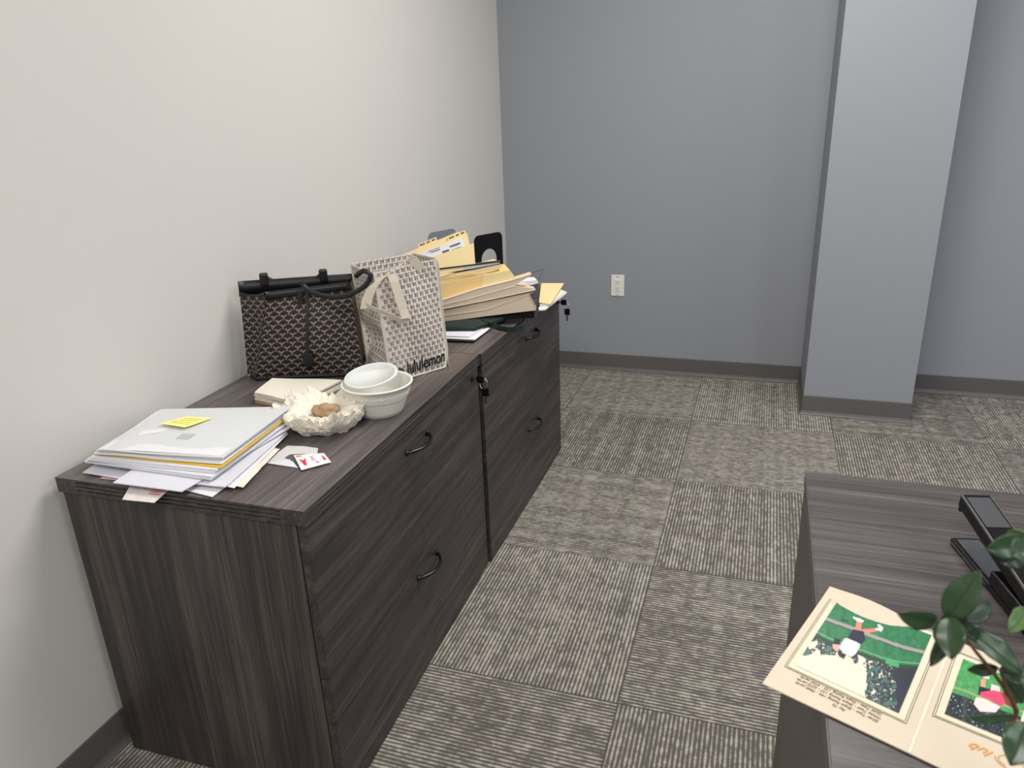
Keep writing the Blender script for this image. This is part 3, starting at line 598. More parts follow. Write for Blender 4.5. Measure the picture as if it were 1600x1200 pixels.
# main stack
base = [(133, 724), (330, 752), (450, 664), (247, 645)]
zc = .019; lab = 'white document in the main stack under the clear sleeve'
tops = [(151, 706), (350, 717), (456, 637), (255, 641)]
N = 7
for k in range(N):
    t = k / (N - 1); px = []
    for (a, b), (c_, d) in zip(base, tops): px.append((a + (c_ - a) * t * .92 + random.uniform(-2.5, 2.5), b + (d - b) * t * .92 + random.uniform(-1.5, 1.5)))
    z = zc + k * .0042; th = .0036
    zs = [z - .0, z, z, z]
    if k == 4:
        doc('amber_folder', [(px[0][0] + 3, px[0][1] - 2), (px[1][0] + 4, px[1][1] + 1), (px[2][0] + 2, px[2][1]), px[3]], zs, .0022, M_YEL, 'bright yellow folder in the middle of the main stack', 'folder', warp=lambda u, v: .0022 * math.sin(math.pi * min(1, u * 1.5)) * (1 - v) if u < .66 else 0)
        continue
    kk = k
    doc('document', px, zs, th if k != 5 else .0028, M_PAPER if k % 2 else M_PAPER2, lab, 'document', 'white documents in the main stack', (lambda kk: lambda u, v: .0025 * math.exp(-((u - .25) / .25) ** 2) * (1 - v) * (kk > 4) )(kk))
zt = zc + N * .0042 + .0035
oS, PS = doc('clear_sleeve', [(152, 705), (349, 716), (456, 636), (256, 640)], [zt - .003, zt - .002, zt + .003, zt + .003], .0015, M_PLASTIC, 'clear plastic sleeve full of papers on top of the main stack', 'document sleeve', warp=lambda u, v: .004 * math.sin(math.pi * u) * math.sin(math.pi * v) + .003 * math.exp(-((u - .1) / .15) ** 2) * (1 - v))
def onsl(s, t, z=.001):
    w = .004 * math.sin(math.pi * s) * math.sin(math.pi * t) + .003 * math.exp(-((s - .1) / .15) ** 2) * (1 - t)
    return (PS[0].lerp(PS[1], s)).lerp(PS[3].lerp(PS[2], s), t) + Vector((0, 0, .0015 + w + z))
MB().prism([onsl(s, t, .0002) for s, t in ((.03, .02), (.97, .02), (.97, .16), (.03, .20))], (0, 0, .0002)).build('white_band', M_PAPER, oS)
MB().prism([onsl(s, t, .0003) for s, t in ((.15, .30), (.30, .40), (.30, .47), (.13, .42))], (0, 0, .0002)).build('folded_corner', M_PAPER, oS)
mk = MB()
for i in range(5): mk.prism([onsl(s, t, .0004) for s, t in ((.48 + .022 * i, .26), (.484 + .022 * i, .26), (.484 + .022 * i, .37), (.48 + .022 * i, .37))], (0, 0, .0001))
mk.build('printing', M_INK, oS)
clip((429, 661), .030, 'black binder clip peeking from the right side of the main stack', 1.25)
sk = [at(249, 663, H + zt + .009), at(289, 669.5, H + zt + .009), at(331, 653.5, H + zt + .009), at(292, 650.5, H + zt + .009)]
st_ = thing('sticky_note', (sk[0] + sk[2]) / 2, 'yellow sticky note with handwriting on the clear sleeve', 'sticky note')
sheet_mb(*sk, .0004, 6, 6, lambda u, v: .002 * (1 - v) ** 2).build('note_paper', M_STICKY, st_)
mk = MB()
for r_ in range(4):
    pts = []
    for i in range(28):
        s = .15 + .7 * i / 27; t = .78 - .17 * r_ + .035 * math.sin(i * 2.3 + r_) ; p = sk[0].lerp(sk[1], s).lerp(sk[3].lerp(sk[2], s), t); pts.append(p + Vector((0, 0, .0008 + .002 * (1 - t) ** 2)))
    mk.tube(pts, .00035, 4)
mk.build('handwriting', plain('pencil_ink', (190, 180, 70), .8), st_)
# ---------------------------------------------------------------- far pile on the second cabinet
def folder(name, FL, FR, dv, th, mat, label, cat='folder', group=None, gap=.006, lift=.0, tab=None, inner=True, rise=0):
    FL, FR, dv = Vector(FL), Vector(FR), Vector(dv); r = thing(name, (FL + FR) / 2, label, cat, group)
    z = Vector((0, 0, 1)); e = (FR - FL).normalized()
    w = lambda u, v: rise * u * u
    sheet_mb(FL, FR, FR + dv, FL + dv, .0012, 12, 4, w).build('back_cover', mat, r)
    sheet_mb(FL + z * gap + dv * .03, FR + z * (gap + lift) + dv * .03, FR + dv + z * .003, FL + dv + z * .003, .0012, 12, 4, w).build('front_cover', mat, r)
    if inner and gap > .004: sheet_mb(FL + z * .0018 + dv * .05 + e * .004, FR + z * .0018 + dv * .05 - e * .006, FR + dv * .95 - e * .006 + z * .0016, FL + dv * .95 + e * .004 + z * .0016, max(.0008, gap * .45), 12, 2, w).build('papers', M_PAPER, r)
    if tab:
        a, b = tab; sheet_mb(FL.lerp(FR, a) - dv.normalized() * .012, FL.lerp(FR, b) - dv.normalized() * .012, FL.lerp(FR, b), FL.lerp(FR, a), .0011, 2, 1).build('tab', mat, r)
    return r
# bottom: thin black slab, white papers, green bag
def doc2(name, px, zs, th, mat, label, cat='paper', group=None, warp=None):
    return doc(name, px, zs, th, mat, label, cat, group, warp)[0]
doc2('black_slab', [(655, 533), (740, 536), (790, 497), (700, 490)], .001, .006, M_BLACK, 'thin black slab under the white papers at the near end of the far cabinet', 'folder')
doc2('loose_letter', [(650, 527), (742, 531.5), (776, 506), (690, 499)], .0075, .0022, M_PAPER, 'white letter directly on the thin black slab', 'paper')
doc2('envelope', [(660, 524), (733, 527), (768, 505), (700, 499)], .0115, .0022, M_PAPER2, 'white envelope lying on the white letter of the far cabinet', 'envelope')
gb = thing('green_pouch', at(735, 505, H + .015), 'dark green leather pouch with a strap loop under the tan expanding pockets', 'pouch')
g0 = [at(665, 518, H + .014), at(742, 517, H + .015), at(812, 492, H + .014), at(720, 485, H + .014)]
sheet_mb(*g0, .012, 10, 6, lambda u, v: .002 * math.sin(4 * u)).build('body', M_GREEN, gb, bevel=.002)
lp = [(752, 503), (764, 507), (778, 512), (792, 515), (806, 515), (817, 510), (822, 503), (818, 497)]
MB().ribbon([at(x, y, H + .020 - .001 * i) for i, (x, y) in enumerate(lp)], Vector((0, 0, .017)), .0025).build('strap_loop', M_GREEN, gb)
doc2('black_wallet', [(767, 500), (835, 497), (842, 487), (776, 488)], .0185, .0115, M_BLACK, 'black flat case squeezed under the tan pockets at the front edge', 'case', None)
# tan expanding pockets
NLa = at(640, 505, H + .030); NRa = at(838, 487, H + .034)
dirp = (NRa - NLa); dirp.z = 0; dirp.normalize(); back = Vector((-dirp.y, dirp.x, 0))
PL = .37
def pocket(NL, NR, dv, h, label, mouth):
    r = thing('expanding_pocket', (NL + NR) / 2, label, 'expanding folder', 'tan expanding pockets on the far cabinet'); z = Vector((0, 0, 1)); dv = Vector(dv)
    sheet_mb(NL, NR, NR + dv, NL + dv, .002, 12, 3).build('back_panel', M_RED, r)
    # accordion gusset along the near long side
    g = MB(); n = 16; prof = [(0, .002), (.018, .30), (.002, .34), (.020, .62), (.0, 1.0)]
    for i in range(n + 1):
        u = i / n; hh = h * (.62 + .38 * u) + mouth * u ** 3
        for d, q in prof: g.v.append(NL.lerp(NR, u) + dv.normalized() * (d * (.6 + .4 * u)) + z * (q * hh))
    k = len(prof)
    for i in range(n):
        for j in range(k - 1): g.f.append((i * k + j, (i + 1) * k + j, (i + 1) * k + j + 1, i * k + j + 1))
    o = g.build('gusset', M_RED, r); s = o.modifiers.new('solid', 'SOLIDIFY'); s.thickness = .0015
    sheet_mb(NL + z * h * .62, NR + z * (h + mouth), NR + dv + z * (h * .7), NL + dv + z * h * .6, .002, 12, 3, lambda u, v: (mouth * .0) - mouth * (u - u ** 3) * (1 - v)).build('front_panel', M_RED, r)
    return r
# the pile is seen on its thick front edges: each piece has an outline in a vertical plane and runs back from it
def edge_pts(px, off): return [atp(x, y, NRa + back * off, back) for x, y in px]
def slab_edge(name, px, off, depth, mat, label, cat, group=None, part='cover', parent=None):
    P = edge_pts(px, off)
    if parent is None: parent = thing(name, sum(P, Vector()) / len(P) - Vector((0, 0, .02)), label, cat, group)
    MB().prism(P[::-1], back * depth).build(part, mat, parent, bevel=.0007); return parent
ep = slab_edge('expanding_pocket', [(640, 509), (700, 502), (770, 493), (838, 485), (838, 480), (827, 460), (836, 456), (760, 471.5), (700, 484), (640, 494)], 0, .16, M_RED, 'tan expanding pocket at the bottom of the folder pile', 'expanding folder', part='gusset')
ls = MB(); 
for l in ([(827, 460), (838, 481)], [(640, 501), (760, 484), (827, 460)]): ls.tube(edge_pts(l, -.0012), .0009, 5)
ls.build('crease', plain('tan_pocket_edge', (232, 216, 196), .7), ep)
ep2 = slab_edge('expanding_pocket', [(640, 492.5), (700, 482), (760, 470), (838, 453.5), (836, 450.5), (822, 449), (806, 447.5), (806, 445), (815, 439), (830, 431), (830.5, 427.5), (800, 437), (747, 450), (695, 467), (640, 481.5)], -.004, .03, M_RED, 'tan expanding pocket with a gaping mouth, second from the bottom of the pile', 'expanding folder', part='gusset')
ls = MB()
for l in ([(640, 482), (695, 467.8), (747, 450.8), (800, 437.8), (830, 428.5)], [(640, 492), (700, 481.5), (760, 469.5), (836, 453)], [(640, 488), (720, 470), (806, 446.5)]): ls.tube(edge_pts(l, -.0052), .0010, 5)
ls.build('crease', bpy.data.materials['tan_pocket_edge'], ep2)
MB().prism(edge_pts([(640, 487), (700, 476.5), (790, 459), (790, 441), (747, 452), (695, 469), (640, 483)], .0262)[::-1], back * .16).build('rear_body', M_RED, ep2)
mf = slab_edge('manila_folder', [(640, 481), (695, 466.5), (747, 449.5), (800, 436.5), (804, 432), (796, 421.5), (756, 429), (691, 442.3), (640, 453.5)], .006, .10, M_MAN2, 'deep yellow manila folder with a thick spine on the upper tan pocket', 'folder')
MB().prism(edge_pts([(752, 448), (800, 436), (803.5, 431.5), (796, 422), (756, 429.5)], .0045)[::-1], back * .0012).build('tab', M_MAN, mf, bevel=.0004)
mf = slab_edge('manila_folder', [(640, 452.8), (691, 441.6), (738, 431.2), (756, 428), (775, 423), (785, 415.5), (778, 412.8), (740, 421.5), (690, 430.5), (640, 441)], .010, .09, M_MAN, 'manila folder with a flared rounded end just under the dark portfolio', 'folder')
MB().prism(edge_pts([(640, 448), (690, 437), (735, 430), (742, 427), (738, 426), (690, 433.5), (640, 444)], .0085)[::-1], back * .0012).build('inner_leaf', M_MAN2, mf, bevel=.0004)
pf = slab_edge('dark_portfolio', [(640, 440), (690, 427.5), (740, 420), (780, 412), (780.5, 409.6), (740, 414.8), (690, 421), (640, 432)], .012, .018, M_PAPER, 'thin dark portfolio with white pages lying on top of the manila pile', 'portfolio', part='pages')
for a_, b_ in ((-2.2, 0), (8.8, 11)):
    MB().prism(edge_pts([(640, 431.5 + a_), (690, 420.6 + a_ * .8), (740, 414.4 + a_ * .6), (783, 409 + a_ * .3), (783, 409 + b_ * .3), (740, 414.4 + b_ * .6), (690, 420.6 + b_ * .8), (640, 431.5 + b_)], .009)[::-1], back * .022).build('cover', M_BLACK, pf)
# upright folders leaning to the wall
def upright(pTL, pTR, pBR, pBL, mat, label, xo, tab=None, name='manila_folder', cat='folder'):
    n = (-back + Vector((0, 0, .22))).normalized(); P0 = atp(742, 405, NRa + back * .020, back) + n * (xo - .006)
    q = [atp(x, y, P0, n) for x, y in (pBL, pBR, pTR, pTL)]
    r = thing(name, (q[0] + q[1]) / 2, label, cat)
    sheet_mb(*q, .0012, 8, 6, lambda u, v: .002 * math.sin(math.pi * u)).build('cover' if name == 'manila_folder' else 'sheet', mat, r)
    ev = (q[2] - q[3]).normalized(); uv = (q[3] - q[0]).normalized()
    if tab:
        a, b = tab; T0 = q[3].lerp(q[2], a); T1 = q[3].lerp(q[2], b)
        tb = sheet_mb(T0, T1, T1 + uv * .011, T0 + uv * .011, .001, 3, 1).build('tab', mat, r)
        k = MB(); nn = n * .0014
        for i in range(9):
            s0 = .08 + i * .095
            if i in (3, 6): continue
            k.prism([T0.lerp(T1, s0) + uv * .003 + nn, T0.lerp(T1, s0 + .07) + uv * .003 + nn, T0.lerp(T1, s0 + .07) + uv * .008 + nn, T0.lerp(T1, s0) + uv * .008 + nn], n * .0002)
        k.build('handwriting', plain('marker_ink', (52, 48, 44), .7), tb)
    return r, q, n
upright((628, 398), (716, 362), (742, 412), (640, 440), M_MAN, 'rearmost upright manila folder with a centre tab against the grey bookend', -.012, (.30, .62))
upright((632, 404), (730, 364), (740, 412), (646, 440), M_MAN, 'upright manila folder with a right-hand tab in front of the rearmost one', -.006, (.70, .98))
r_, q, n = upright((650, 398), (722, 371), (733, 398), (656, 425), M_PAPER, 'white printed form slipped between the upright manila folders', .000, None, 'printed_form', 'paper')
mk = MB()
for i, (a, b, c_, d) in enumerate([(.08, .22, .40, .47), (.08, .20, .30, .36), (.30, .5, .80, .84), (.52, .66, .55, .66), (.70, .92, .72, .80), (.70, .9, .50, .56), (.3, .6, .25, .29), (.70, .88, .40, .45), (.25, .5, .9, .93)]):
    mk.prism([q[0].lerp(q[1], s).lerp(q[3].lerp(q[2], s), t) + n * .0036 for s, t in ((a, c_), (b, c_), (b, d), (a, d))], n * .0002)
mk.build('printing', M_INK, r_)
upright((654, 408), (740, 380), (743, 416), (660, 442), M_MAN, 'front upright manila folder behind the dark portfolio', .006)
# bookends
def bookend(PL, PR, z0, hgt, mat, label):
    e = (PR - PL); e.z = 0; w = e.length; e.normalize(); n = Vector((e.y, -e.x, 0)); z = Vector((0, 0, 1)); P = Vector((PL.x, PL.y, z0)); rr = .022
    out = [(0, 0)]; 
    aw = w * .27; ah = hgt - .056; cx = w / 2
    out += [(cx - aw, 0), (cx - aw, ah - aw)] + [(cx - aw * math.cos(t), ah - aw + aw * math.sin(t)) for t in [math.pi * i / 12 for i in range(1, 12)]] + [(cx + aw, ah - aw), (cx + aw, 0)]
    out += [(w, 0)] + [(w - rr + rr * math.cos(t), hgt - rr + rr * math.sin(t)) for t in [math.pi / 2 * i / 6 for i in range(7)]] + [(rr - rr * math.sin(t), hgt - rr + rr * math.cos(t)) for t in [math.pi / 2 * i / 6 for i in range(7)]]
    r = thing('bookend', P + e * w / 2, label, 'bookend')
    MB().prism([P + e * a + z * b for a, b in out], n * .0012).build('upright_plate', mat, r)
    MB().prism([P + e * (cx - aw), P + e * (cx + aw), P + e * (cx + aw) - n * .09, P + e * (cx - aw) - n * .09], z * .0012).build('base_tongue', mat, r)
bookend(at(740, 370, .932), at(784, 362, .932), H + .0015, .225, M_BLACK, 'black metal bookend with an arched opening at the right of the pile')
bookend(at(668, 365, .945), at(712, 357, .945), H + .0015, .238, M_GREYMET, 'grey metal bookend behind the upright manila folders')
# box file end, cord, envelopes on the right
bxr = slab_edge('box_file', [(826, 447.5), (842, 443), (841.5, 466), (838, 468), (828, 468)], .168, .05, M_CHARCOAL, 'charcoal box file with a white lid edge at the right of the tan pockets', 'box file', part='body')
slab_edge('', [(808, 446), (818, 439), (839, 437.5), (842, 442.5), (826, 447)], .1675, .052, M_PAPER, '', '', part='lid', parent=bxr)
cp = [at(822, 436, H + .085), at(829, 430, H + .10), at(838, 424, H + .11), (at(848, 421, H + .11)), at(847, 426, H + .105), at(843, 434, H + .095), at(838, 446, H + .088)]
tag(MB().tube(cp, .0009, 6).build('elastic_cord', M_BLACK, smooth=True), 'thin black elastic cord looping up beside the box file', 'cord')
doc2('long_envelope', [(838, 486), (852, 485), (886, 458), (872, 452)], [.004, .004, .004, .004], .004, M_PAPER, 'long white envelope overhanging the far right end of the cabinet', 'envelope')
doc2('stacked_mail', [(843, 478), (858, 479), (883, 457), (868, 450)], [.0085] * 4, .004, M_WARM, 'cream envelope between the long white envelope and the manila envelope', 'envelope')
doc2('manila_envelope', [(842, 474), (860, 477), (881, 444), (846, 444)], [.014, .014, .022, .022], .004, M_MAN, 'manila envelope on top at the far right end of the cabinet', 'envelope')
# ---------------------------------------------------------------- photo folder on the desk
z1 = DZ + .0015
c0, c1 = at(1296, 919, z1), at(1191, 1069, z1)
k0, k1 = at(1488, 1000, z1), at(1420, 1178, z1)             # crease far / near
pfd = thing('photo_folder', (c1 + k0) / 2, 'open cream photo folder with two golf photographs lying on the desk corner', 'photo folder')
M_CREAM = plain('cream_card', (206, 193, 172), .6, .25, var=.04, bscale=25)
def bil(C, s, t): return C[0].lerp(C[1], s).lerp(C[3].lerp(C[2], s), t)
r0 = k0 + (k0 - c0) * .98; r1 = k1 + (k1 - c1) * .98
cl = lambda u, v: .006 * max(0, (v - .75) / .25) ** 2 * math.exp(-((u - .35) / .3) ** 2)
sheet_mb(c1, k1, k0, c0, .0014, 14, 14, cl).build('left_leaf', M_CREAM, pfd); sheet_mb(k1, r1, r0, k0, .0014, 14, 14, None).build('right_leaf', M_CREAM, pfd)
MB().prism([k1 + Vector((-.0016, 0, .0016)), k1 + Vector((.0016, 0, .0016)), k0 + Vector((.0016, 0, .0016)), k0 + Vector((-.0016, 0, .0016))], (0, 0, .0004)).build('crease', plain('cream_fold', (220, 210, 190), .6), pfd)
def crop2px(x, y, s, ox_, oy_): return (ox_ + x / s, oy_ + y / s)
def poly_in(X, Y, pts):
    ins = np.zeros(X.shape, bool); n = len(pts)
    for i in range(n):
        x1, y1 = pts[i]; x2, y2 = pts[(i + 1) % n]
        c = ((y1 > Y) != (y2 > Y)) & (X < (x2 - x1) * (Y - y1) / (y2 - y1 + 1e-9) + x1); ins ^= c
    return ins
def fbm(X, Y, sc, seed, oct=3):
    out = np.zeros(X.shape); amp = 1; tot = 0
    for o_ in range(oct):
        out += amp * np.array([[noise.noise(Vector((x * sc, y * sc, seed))) for x, y in zip(rx, ry)] for rx, ry in zip(X, Y)]); tot += amp; amp *= .5; sc *= 2
    return out / tot
def raster(C, w, h):
    S, T = np.meshgrid(np.linspace(0, 1, w), np.linspace(0, 1, h)); f = lambda i: (C[0][i] * (1 - S) + C[1][i] * S) * (1 - T) + (C[3][i] * (1 - S) + C[2][i] * S) * T
    return f(0), f(1), S, T
def paint(img, mask, c): img[mask] = c
C1 = [(410, 60), (1293, 378), (985, 1110), (20, 660)]
X, Y, S, T = raster(C1, 190, 150); n1_ = fbm(X, Y, .02, 1); n2_ = fbm(X, Y, .045, 7, 2); n3_ = fbm(X, Y, .008, 3, 2)
img = np.zeros(X.shape + (3,)); img[:] = (38, 112, 72); img += (n1_[..., None] * 30)
line = lambda pts: np.interp(X, [p[0] for p in pts], [p[1] for p in pts])
pa = line([(290, 238), (560, 335), (800, 430), (1020, 510), (1230, 560)]); paint(img, np.abs(Y - pa) < 17, (150, 146, 142)); paint(img, (Y - pa > 17) & (Y - pa < 27), (52, 60, 48))
hz = line([(200, 385), (350, 460), (620, 560), (840, 640), (1000, 680), (1180, 690)]); paint(img, np.abs(Y - hz + 22) < 5, (104, 170, 120))
sky = Y > hz; img[sky] = (212, 205, 188)
tree = sky & ((((X < 460) & (Y < hz + 60 + 260 * (n3_ + .25))) | ((X > 640) & (Y > 610) & ((X - 640) * .9 + 120 * n3_ > (Y - 640) * -.1) & (X > 690 - 60 * n1_)) | ((Y < hz + 55 + 160 * n3_))) & (n2_ + n1_ > -.34))
paint(img, tree, (34, 52, 58)); paint(img, tree & (n1_ > .12), (66, 104, 96))
paint(img, sky & (X > 960 + 20 * n1_), (30, 34, 52)); paint(img, sky & (X > 880) & (n2_ > -.12) & (Y < 830), (30, 36, 46))
paint(img, sky & (Y < hz + 34), (34, 54, 46)); paint(img, poly_in(X, Y, [(870, 620), (985, 668), (985, 715), (865, 670)]), (60, 160, 100))
paint(img, poly_in(X, Y, [(445, 240), (520, 265), (510, 275), (450, 258)]), (14, 40, 30))
paint(img, poly_in(X, Y, [(600, 262), (650, 262), (640, 360), (575, 360)]), (206, 128, 112)); paint(img, poly_in(X, Y, [(640, 345), (800, 330), (800, 358), (700, 385), (640, 380)]), (206, 128, 112))
paint(img, poly_in(X, Y, [(562, 218), (630, 236), (668, 256), (655, 275), (610, 268), (565, 232)]), (240, 240, 232)); paint(img, poly_in(X, Y, [(795, 295), (820, 292), (852, 325), (832, 362), (775, 345), (785, 330), (812, 332)]), (240, 240, 232))
paint(img, poly_in(X, Y, [(560, 345), (665, 365), (680, 450), (640, 495), (510, 430)]), (22, 26, 52))
paint(img, poly_in(X, Y, [(480, 435), (510, 432), (635, 490), (590, 580), (545, 610), (490, 575), (430, 520)]), (226, 226, 230)); paint(img, poly_in(X, Y, [(385, 425), (440, 445), (435, 490), (370, 490)]), (18, 20, 24))
paint(img, poly_in(X, Y, [(365, 485), (440, 495), (430, 545), (400, 555), (370, 520)]), (226, 160, 150)); paint(img, poly_in(X, Y, [(420, 550), (505, 585), (480, 630), (430, 600)]), (20, 20, 26))
def panelpt(px, py, dz=.0018): return at(px, py, z1 + dz)
Pc = [panelpt(*crop2px(x, y, 6, 1240, 930)) for x, y in C1]
def frame(Pc, name='mount', grow=.010):
    ctr = sum(Pc, Vector()) / 4; G = []
    for i, p in enumerate(Pc):
        a = (p - Pc[i - 1]).normalized(); b = (p - Pc[(i + 1) % 4]).normalized(); G.append(p + (a + b) * grow)
    MB().prism([G[3], G[2], G[1], G[0]], (0, 0, .0001)).build('mount', plain('mount_card', (216, 206, 182), .6, var=.01), pfd)
    bl = MB()
    for gr in (.0095, .0075):
        G2 = []
        for i, p in enumerate(Pc):
            a = (p - Pc[i - 1]).normalized(); b = (p - Pc[(i + 1) % 4]).normalized(); G2.append(p + (a + b) * gr + Vector((0, 0, .0003)))
        for i in range(4): bl.ribbon([G2[i], G2[(i + 1) % 4]], (G2[(i + 1) % 4] - G2[i]).normalized().cross(Vector((0, 0, 1))) * .0006, .0003)
    bl.build('border_lines', plain('border_ink', (88, 72, 50), .6), pfd)
frame(Pc); up2z = Vector((0, 0, .0006))
pgrid(lambda u, v: bil(Pc, u, v) + up2z, img).build('photograph', M_PRINT, pfd)
C2 = [(300, 65), (1015, 355), (820, 930), (105, 640)]
X, Y, S, T = raster(C2, 170, 130); n1_ = fbm(X, Y, .02, 11); n2_ = fbm(X, Y, .05, 17, 2)
img = np.zeros(X.shape + (3,)); img[:] = (72, 148, 84); img += n1_[..., None] * 36
hz = np.interp(X, [180, 330, 450, 1000], [430, 480, 530, 720]); paint(img, np.abs(Y - hz + 60) < 10, (150, 160, 110)); dkm = Y > hz; img[dkm] = (26, 34, 42); paint(img, dkm & (n2_ > .18), (70, 90, 90)); paint(img, dkm & (n2_ > .42), (205, 215, 215)); paint(img, dkm & (np.abs(X - 310) < 14), (62, 66, 68))
paint(img, poly_in(X, Y, [(490, 290), (545, 290), (530, 380), (485, 370)]), (210, 150, 130)); paint(img, poly_in(X, Y, [(515, 248), (580, 255), (575, 290), (510, 275)]), (240, 235, 225))
paint(img, poly_in(X, Y, [(470, 365), (600, 405), (580, 460), (455, 460)]), (24, 26, 52)); paint(img, poly_in(X, Y, [(600, 340), (680, 370), (690, 430), (590, 420)]), (238, 200, 196))
paint(img, poly_in(X, Y, [(480, 430), (620, 410), (720, 430), (750, 540), (700, 580), (560, 500), (490, 480)]), (214, 70, 104)); paint(img, poly_in(X, Y, [(440, 480), (520, 500), (690, 580), (640, 640), (480, 630), (410, 550)]), (238, 208, 202)); paint(img, poly_in(X, Y, [(700, 350), (790, 370), (800, 400), (720, 395)]), (240, 226, 215))
paint(img, poly_in(X, Y, [(700, 440), (800, 400), (880, 520), (820, 600), (750, 560)]), (120, 60, 50)); paint(img, poly_in(X, Y, [(810, 720), (870, 710), (895, 770), (850, 800), (805, 765)]), (214, 110, 96))
Pc2 = [panelpt(*crop2px(x, y, 6.667, 1460, 1020)) for x, y in C2]; frame(Pc2)
pgrid(lambda u, v: bil(Pc2, u, v) + up2z, img).build('photograph', M_PRINT, pfd)
# printed lines, upside down to the viewer
xd = (panelpt(1248, 1065) - panelpt(1372, 1124)).normalized(); yd = Vector((0, 0, 1)).cross(xd)
M_TXT = plain('brown_ink', (104, 84, 62), .7)
cen = panelpt(1309, 1091) ; pitch_ = .0062
lines = ['Par 72', 'Silver Tees - Slope Rating 144 - 7040 yards', 'White Tees - Slope Rating 137 - 6572 yards', 'Gold Tees - Slope Rating 133 - 5720 yards']
tx = MB()
for i, s in enumerate(lines):
    t = text_mb(s, .0058, cen + yd * (.0125 - pitch_ * i - .002) + (xd * -.006 if i == 0 else Vector()), xd, yd, .0001, 'CENTER', .25, .88); tx.add(t.v, t.f)
tx.build('printed_text', M_TXT, pfd)
oc = panelpt(1562, 1180); t = text_mb('lub', .015, oc + xd * .004, xd, yd, .0002, 'LEFT', .45, 1.1); M_GOLD = plain('orange_gold_ink', (222, 150, 60), .5)
t.tube([oc + xd * (-.010 + (.013 - .003 * a / 7) * math.cos(a)) + yd * (.004 + (.010 - .0025 * a / 7) * math.sin(a)) + Vector((0, 0, .0005)) for a in [math.pi * 2.4 * i / 40 for i in range(41)]], .0004, 4)
t.build('script_lettering', M_GOLD, pfd)
# ---------------------------------------------------------------- stapler
sA = at(1506, 849, DZ); sB = at(1640, 1010, DZ); ax = (sB - sA); ax.z = 0; ax.normalize(); sd = Vector((-ax.y, ax.x, 0)); SL = .205
sg = thing('stapler', sA + ax * .1, 'black heavy-duty stapler with chrome edges standing open on the desk', 'stapler')
Ms = Matrix.Identity(4)
for i in range(3): Ms[i][0] = ax[i]; Ms[i][1] = sd[i]; Ms[i][2] = (0, 0, 1)[i]; Ms[i][3] = sA[i]
hw = .0205
MB().box(0, SL, -hw, hw, 0.0, .010, Ms).box(SL * .55, SL, -hw, hw, .01, .030, Ms).build('base', M_BLACK, sg, bevel=.0025)
MB().box(.008, SL * .5, -hw + .006, hw - .005, .0101, .0116, Ms).build('anvil_plate', M_CHROME, sg, bevel=.0006)
MB().box(.004, SL * .54, -hw - .0006, -hw + .0004, .004, .0065, Ms).box(.004, SL * .54, hw - .0004, hw + .0006, .004, .0065, Ms).build('chrome_trim', M_CHROME, sg)
tipz = .066; an = math.atan2(tipz - .032, SL)
Ma = Ms @ Matrix.Translation((SL, 0, .030)) @ Matrix.Rotation(an, 4, 'Y')
MB().box(-SL * 1.0 - .002, 0.004, -hw + .001, hw - .001, .0, .020, Ma).build('arm', M_BLACK, sg, bevel=.002)
MB().box(-SL * 1.0 - .002, -SL * .98, -hw + .003, hw - .003, -.008, .0, Ma).box(-SL + .002, -.02, -hw + .005, hw - .005, -.006, 0, Ma).build('magazine', M_BLACK, sg, bevel=.001)
MB().box(-SL * .97, -SL * .66, -hw + .005, hw - .005, .0201, .0208, Ma).build('cap_label', plain('dark_grey_label', (62, 62, 66), .45), sg)
tx = text_mb('STAPLER', .0055, Ma @ Vector((-SL * .93, -.012, .0209)), (Ma.to_3x3() @ Vector((0, 1, 0))), (Ma.to_3x3() @ Vector((-1, 0, 0))), .0001) if 0 else None
MB().box(-SL - .001, -.0, -hw + .0005, -hw + .0018, .0180, .0206, Ma).box(-SL - .001, -.0, hw - .0018, hw - .0005, .0180, .0206, Ma).build('chrome_trim', M_CHROME, sg)
hg = MB()
for k in range(4): hg.box(SL + .0005, SL + .003, -hw + .002, hw - .002, .006 + .007 * k, .0085 + .007 * k, Ms)
hg.build('chrome_trim', M_CHROME, sg)
# ---------------------------------------------------------------- plant
PB = Vector((1.66, -.50, DZ)); pl = thing('potted_plant', PB, 'potted green plant with glossy oval leaves reaching in from the lower right', 'plant')
MB().lathe(PB, [(0, 0), (.045, 0), (.05, .003), (.062, .10), (.066, .105), (.062, .106), (.057, .098), (0, .096)], 32).build('pot', M_POT, pl, smooth=True)
MB().lathe(PB + Vector((0, 0, .0965)), [(.056, 0), (.04, .004), (0, .006)], 24).build('soil', M_SOIL, pl, smooth=True)
hub = atd(1492, 972, .50)
stems = [[PB + Vector((0, 0, .1)), atd(1600, 1180, .54), atd(1588, 1110, .53), atd(1560, 1062, .52), atd(1520, 1012, .505), hub, atd(1480, 966, .50)],
         [PB + Vector((.01, .01, .1)), atd(1640, 1120, .54), atd(1625, 1000, .50), atd(1612, 900, .48), atd(1598, 850, .47)],
         [atd(1588, 1110, .53), atd(1575, 1080, .52), atd(1562, 1046, .515)], [atd(1625, 1000, .50), atd(1605, 965, .49)],
         [atd(1600, 1180, .54), atd(1600, 1150, .51), atd(1604, 1128, .50)]]
def smooth_path(p, n=5):
    out = []
    for i in range(len(p) - 1):
        a = p[max(i - 1, 0)]; b = p[i]; c_ = p[i + 1]; d = p[min(i + 2, len(p) - 1)]
        for k in range(n):
            t = k / n; out.append(.5 * ((2 * b) + (c_ - a) * t + (2 * a - 5 * b + 4 * c_ - d) * t * t + (3 * b - a - 3 * c_ + d) * t ** 3))
    return out + [p[-1]]
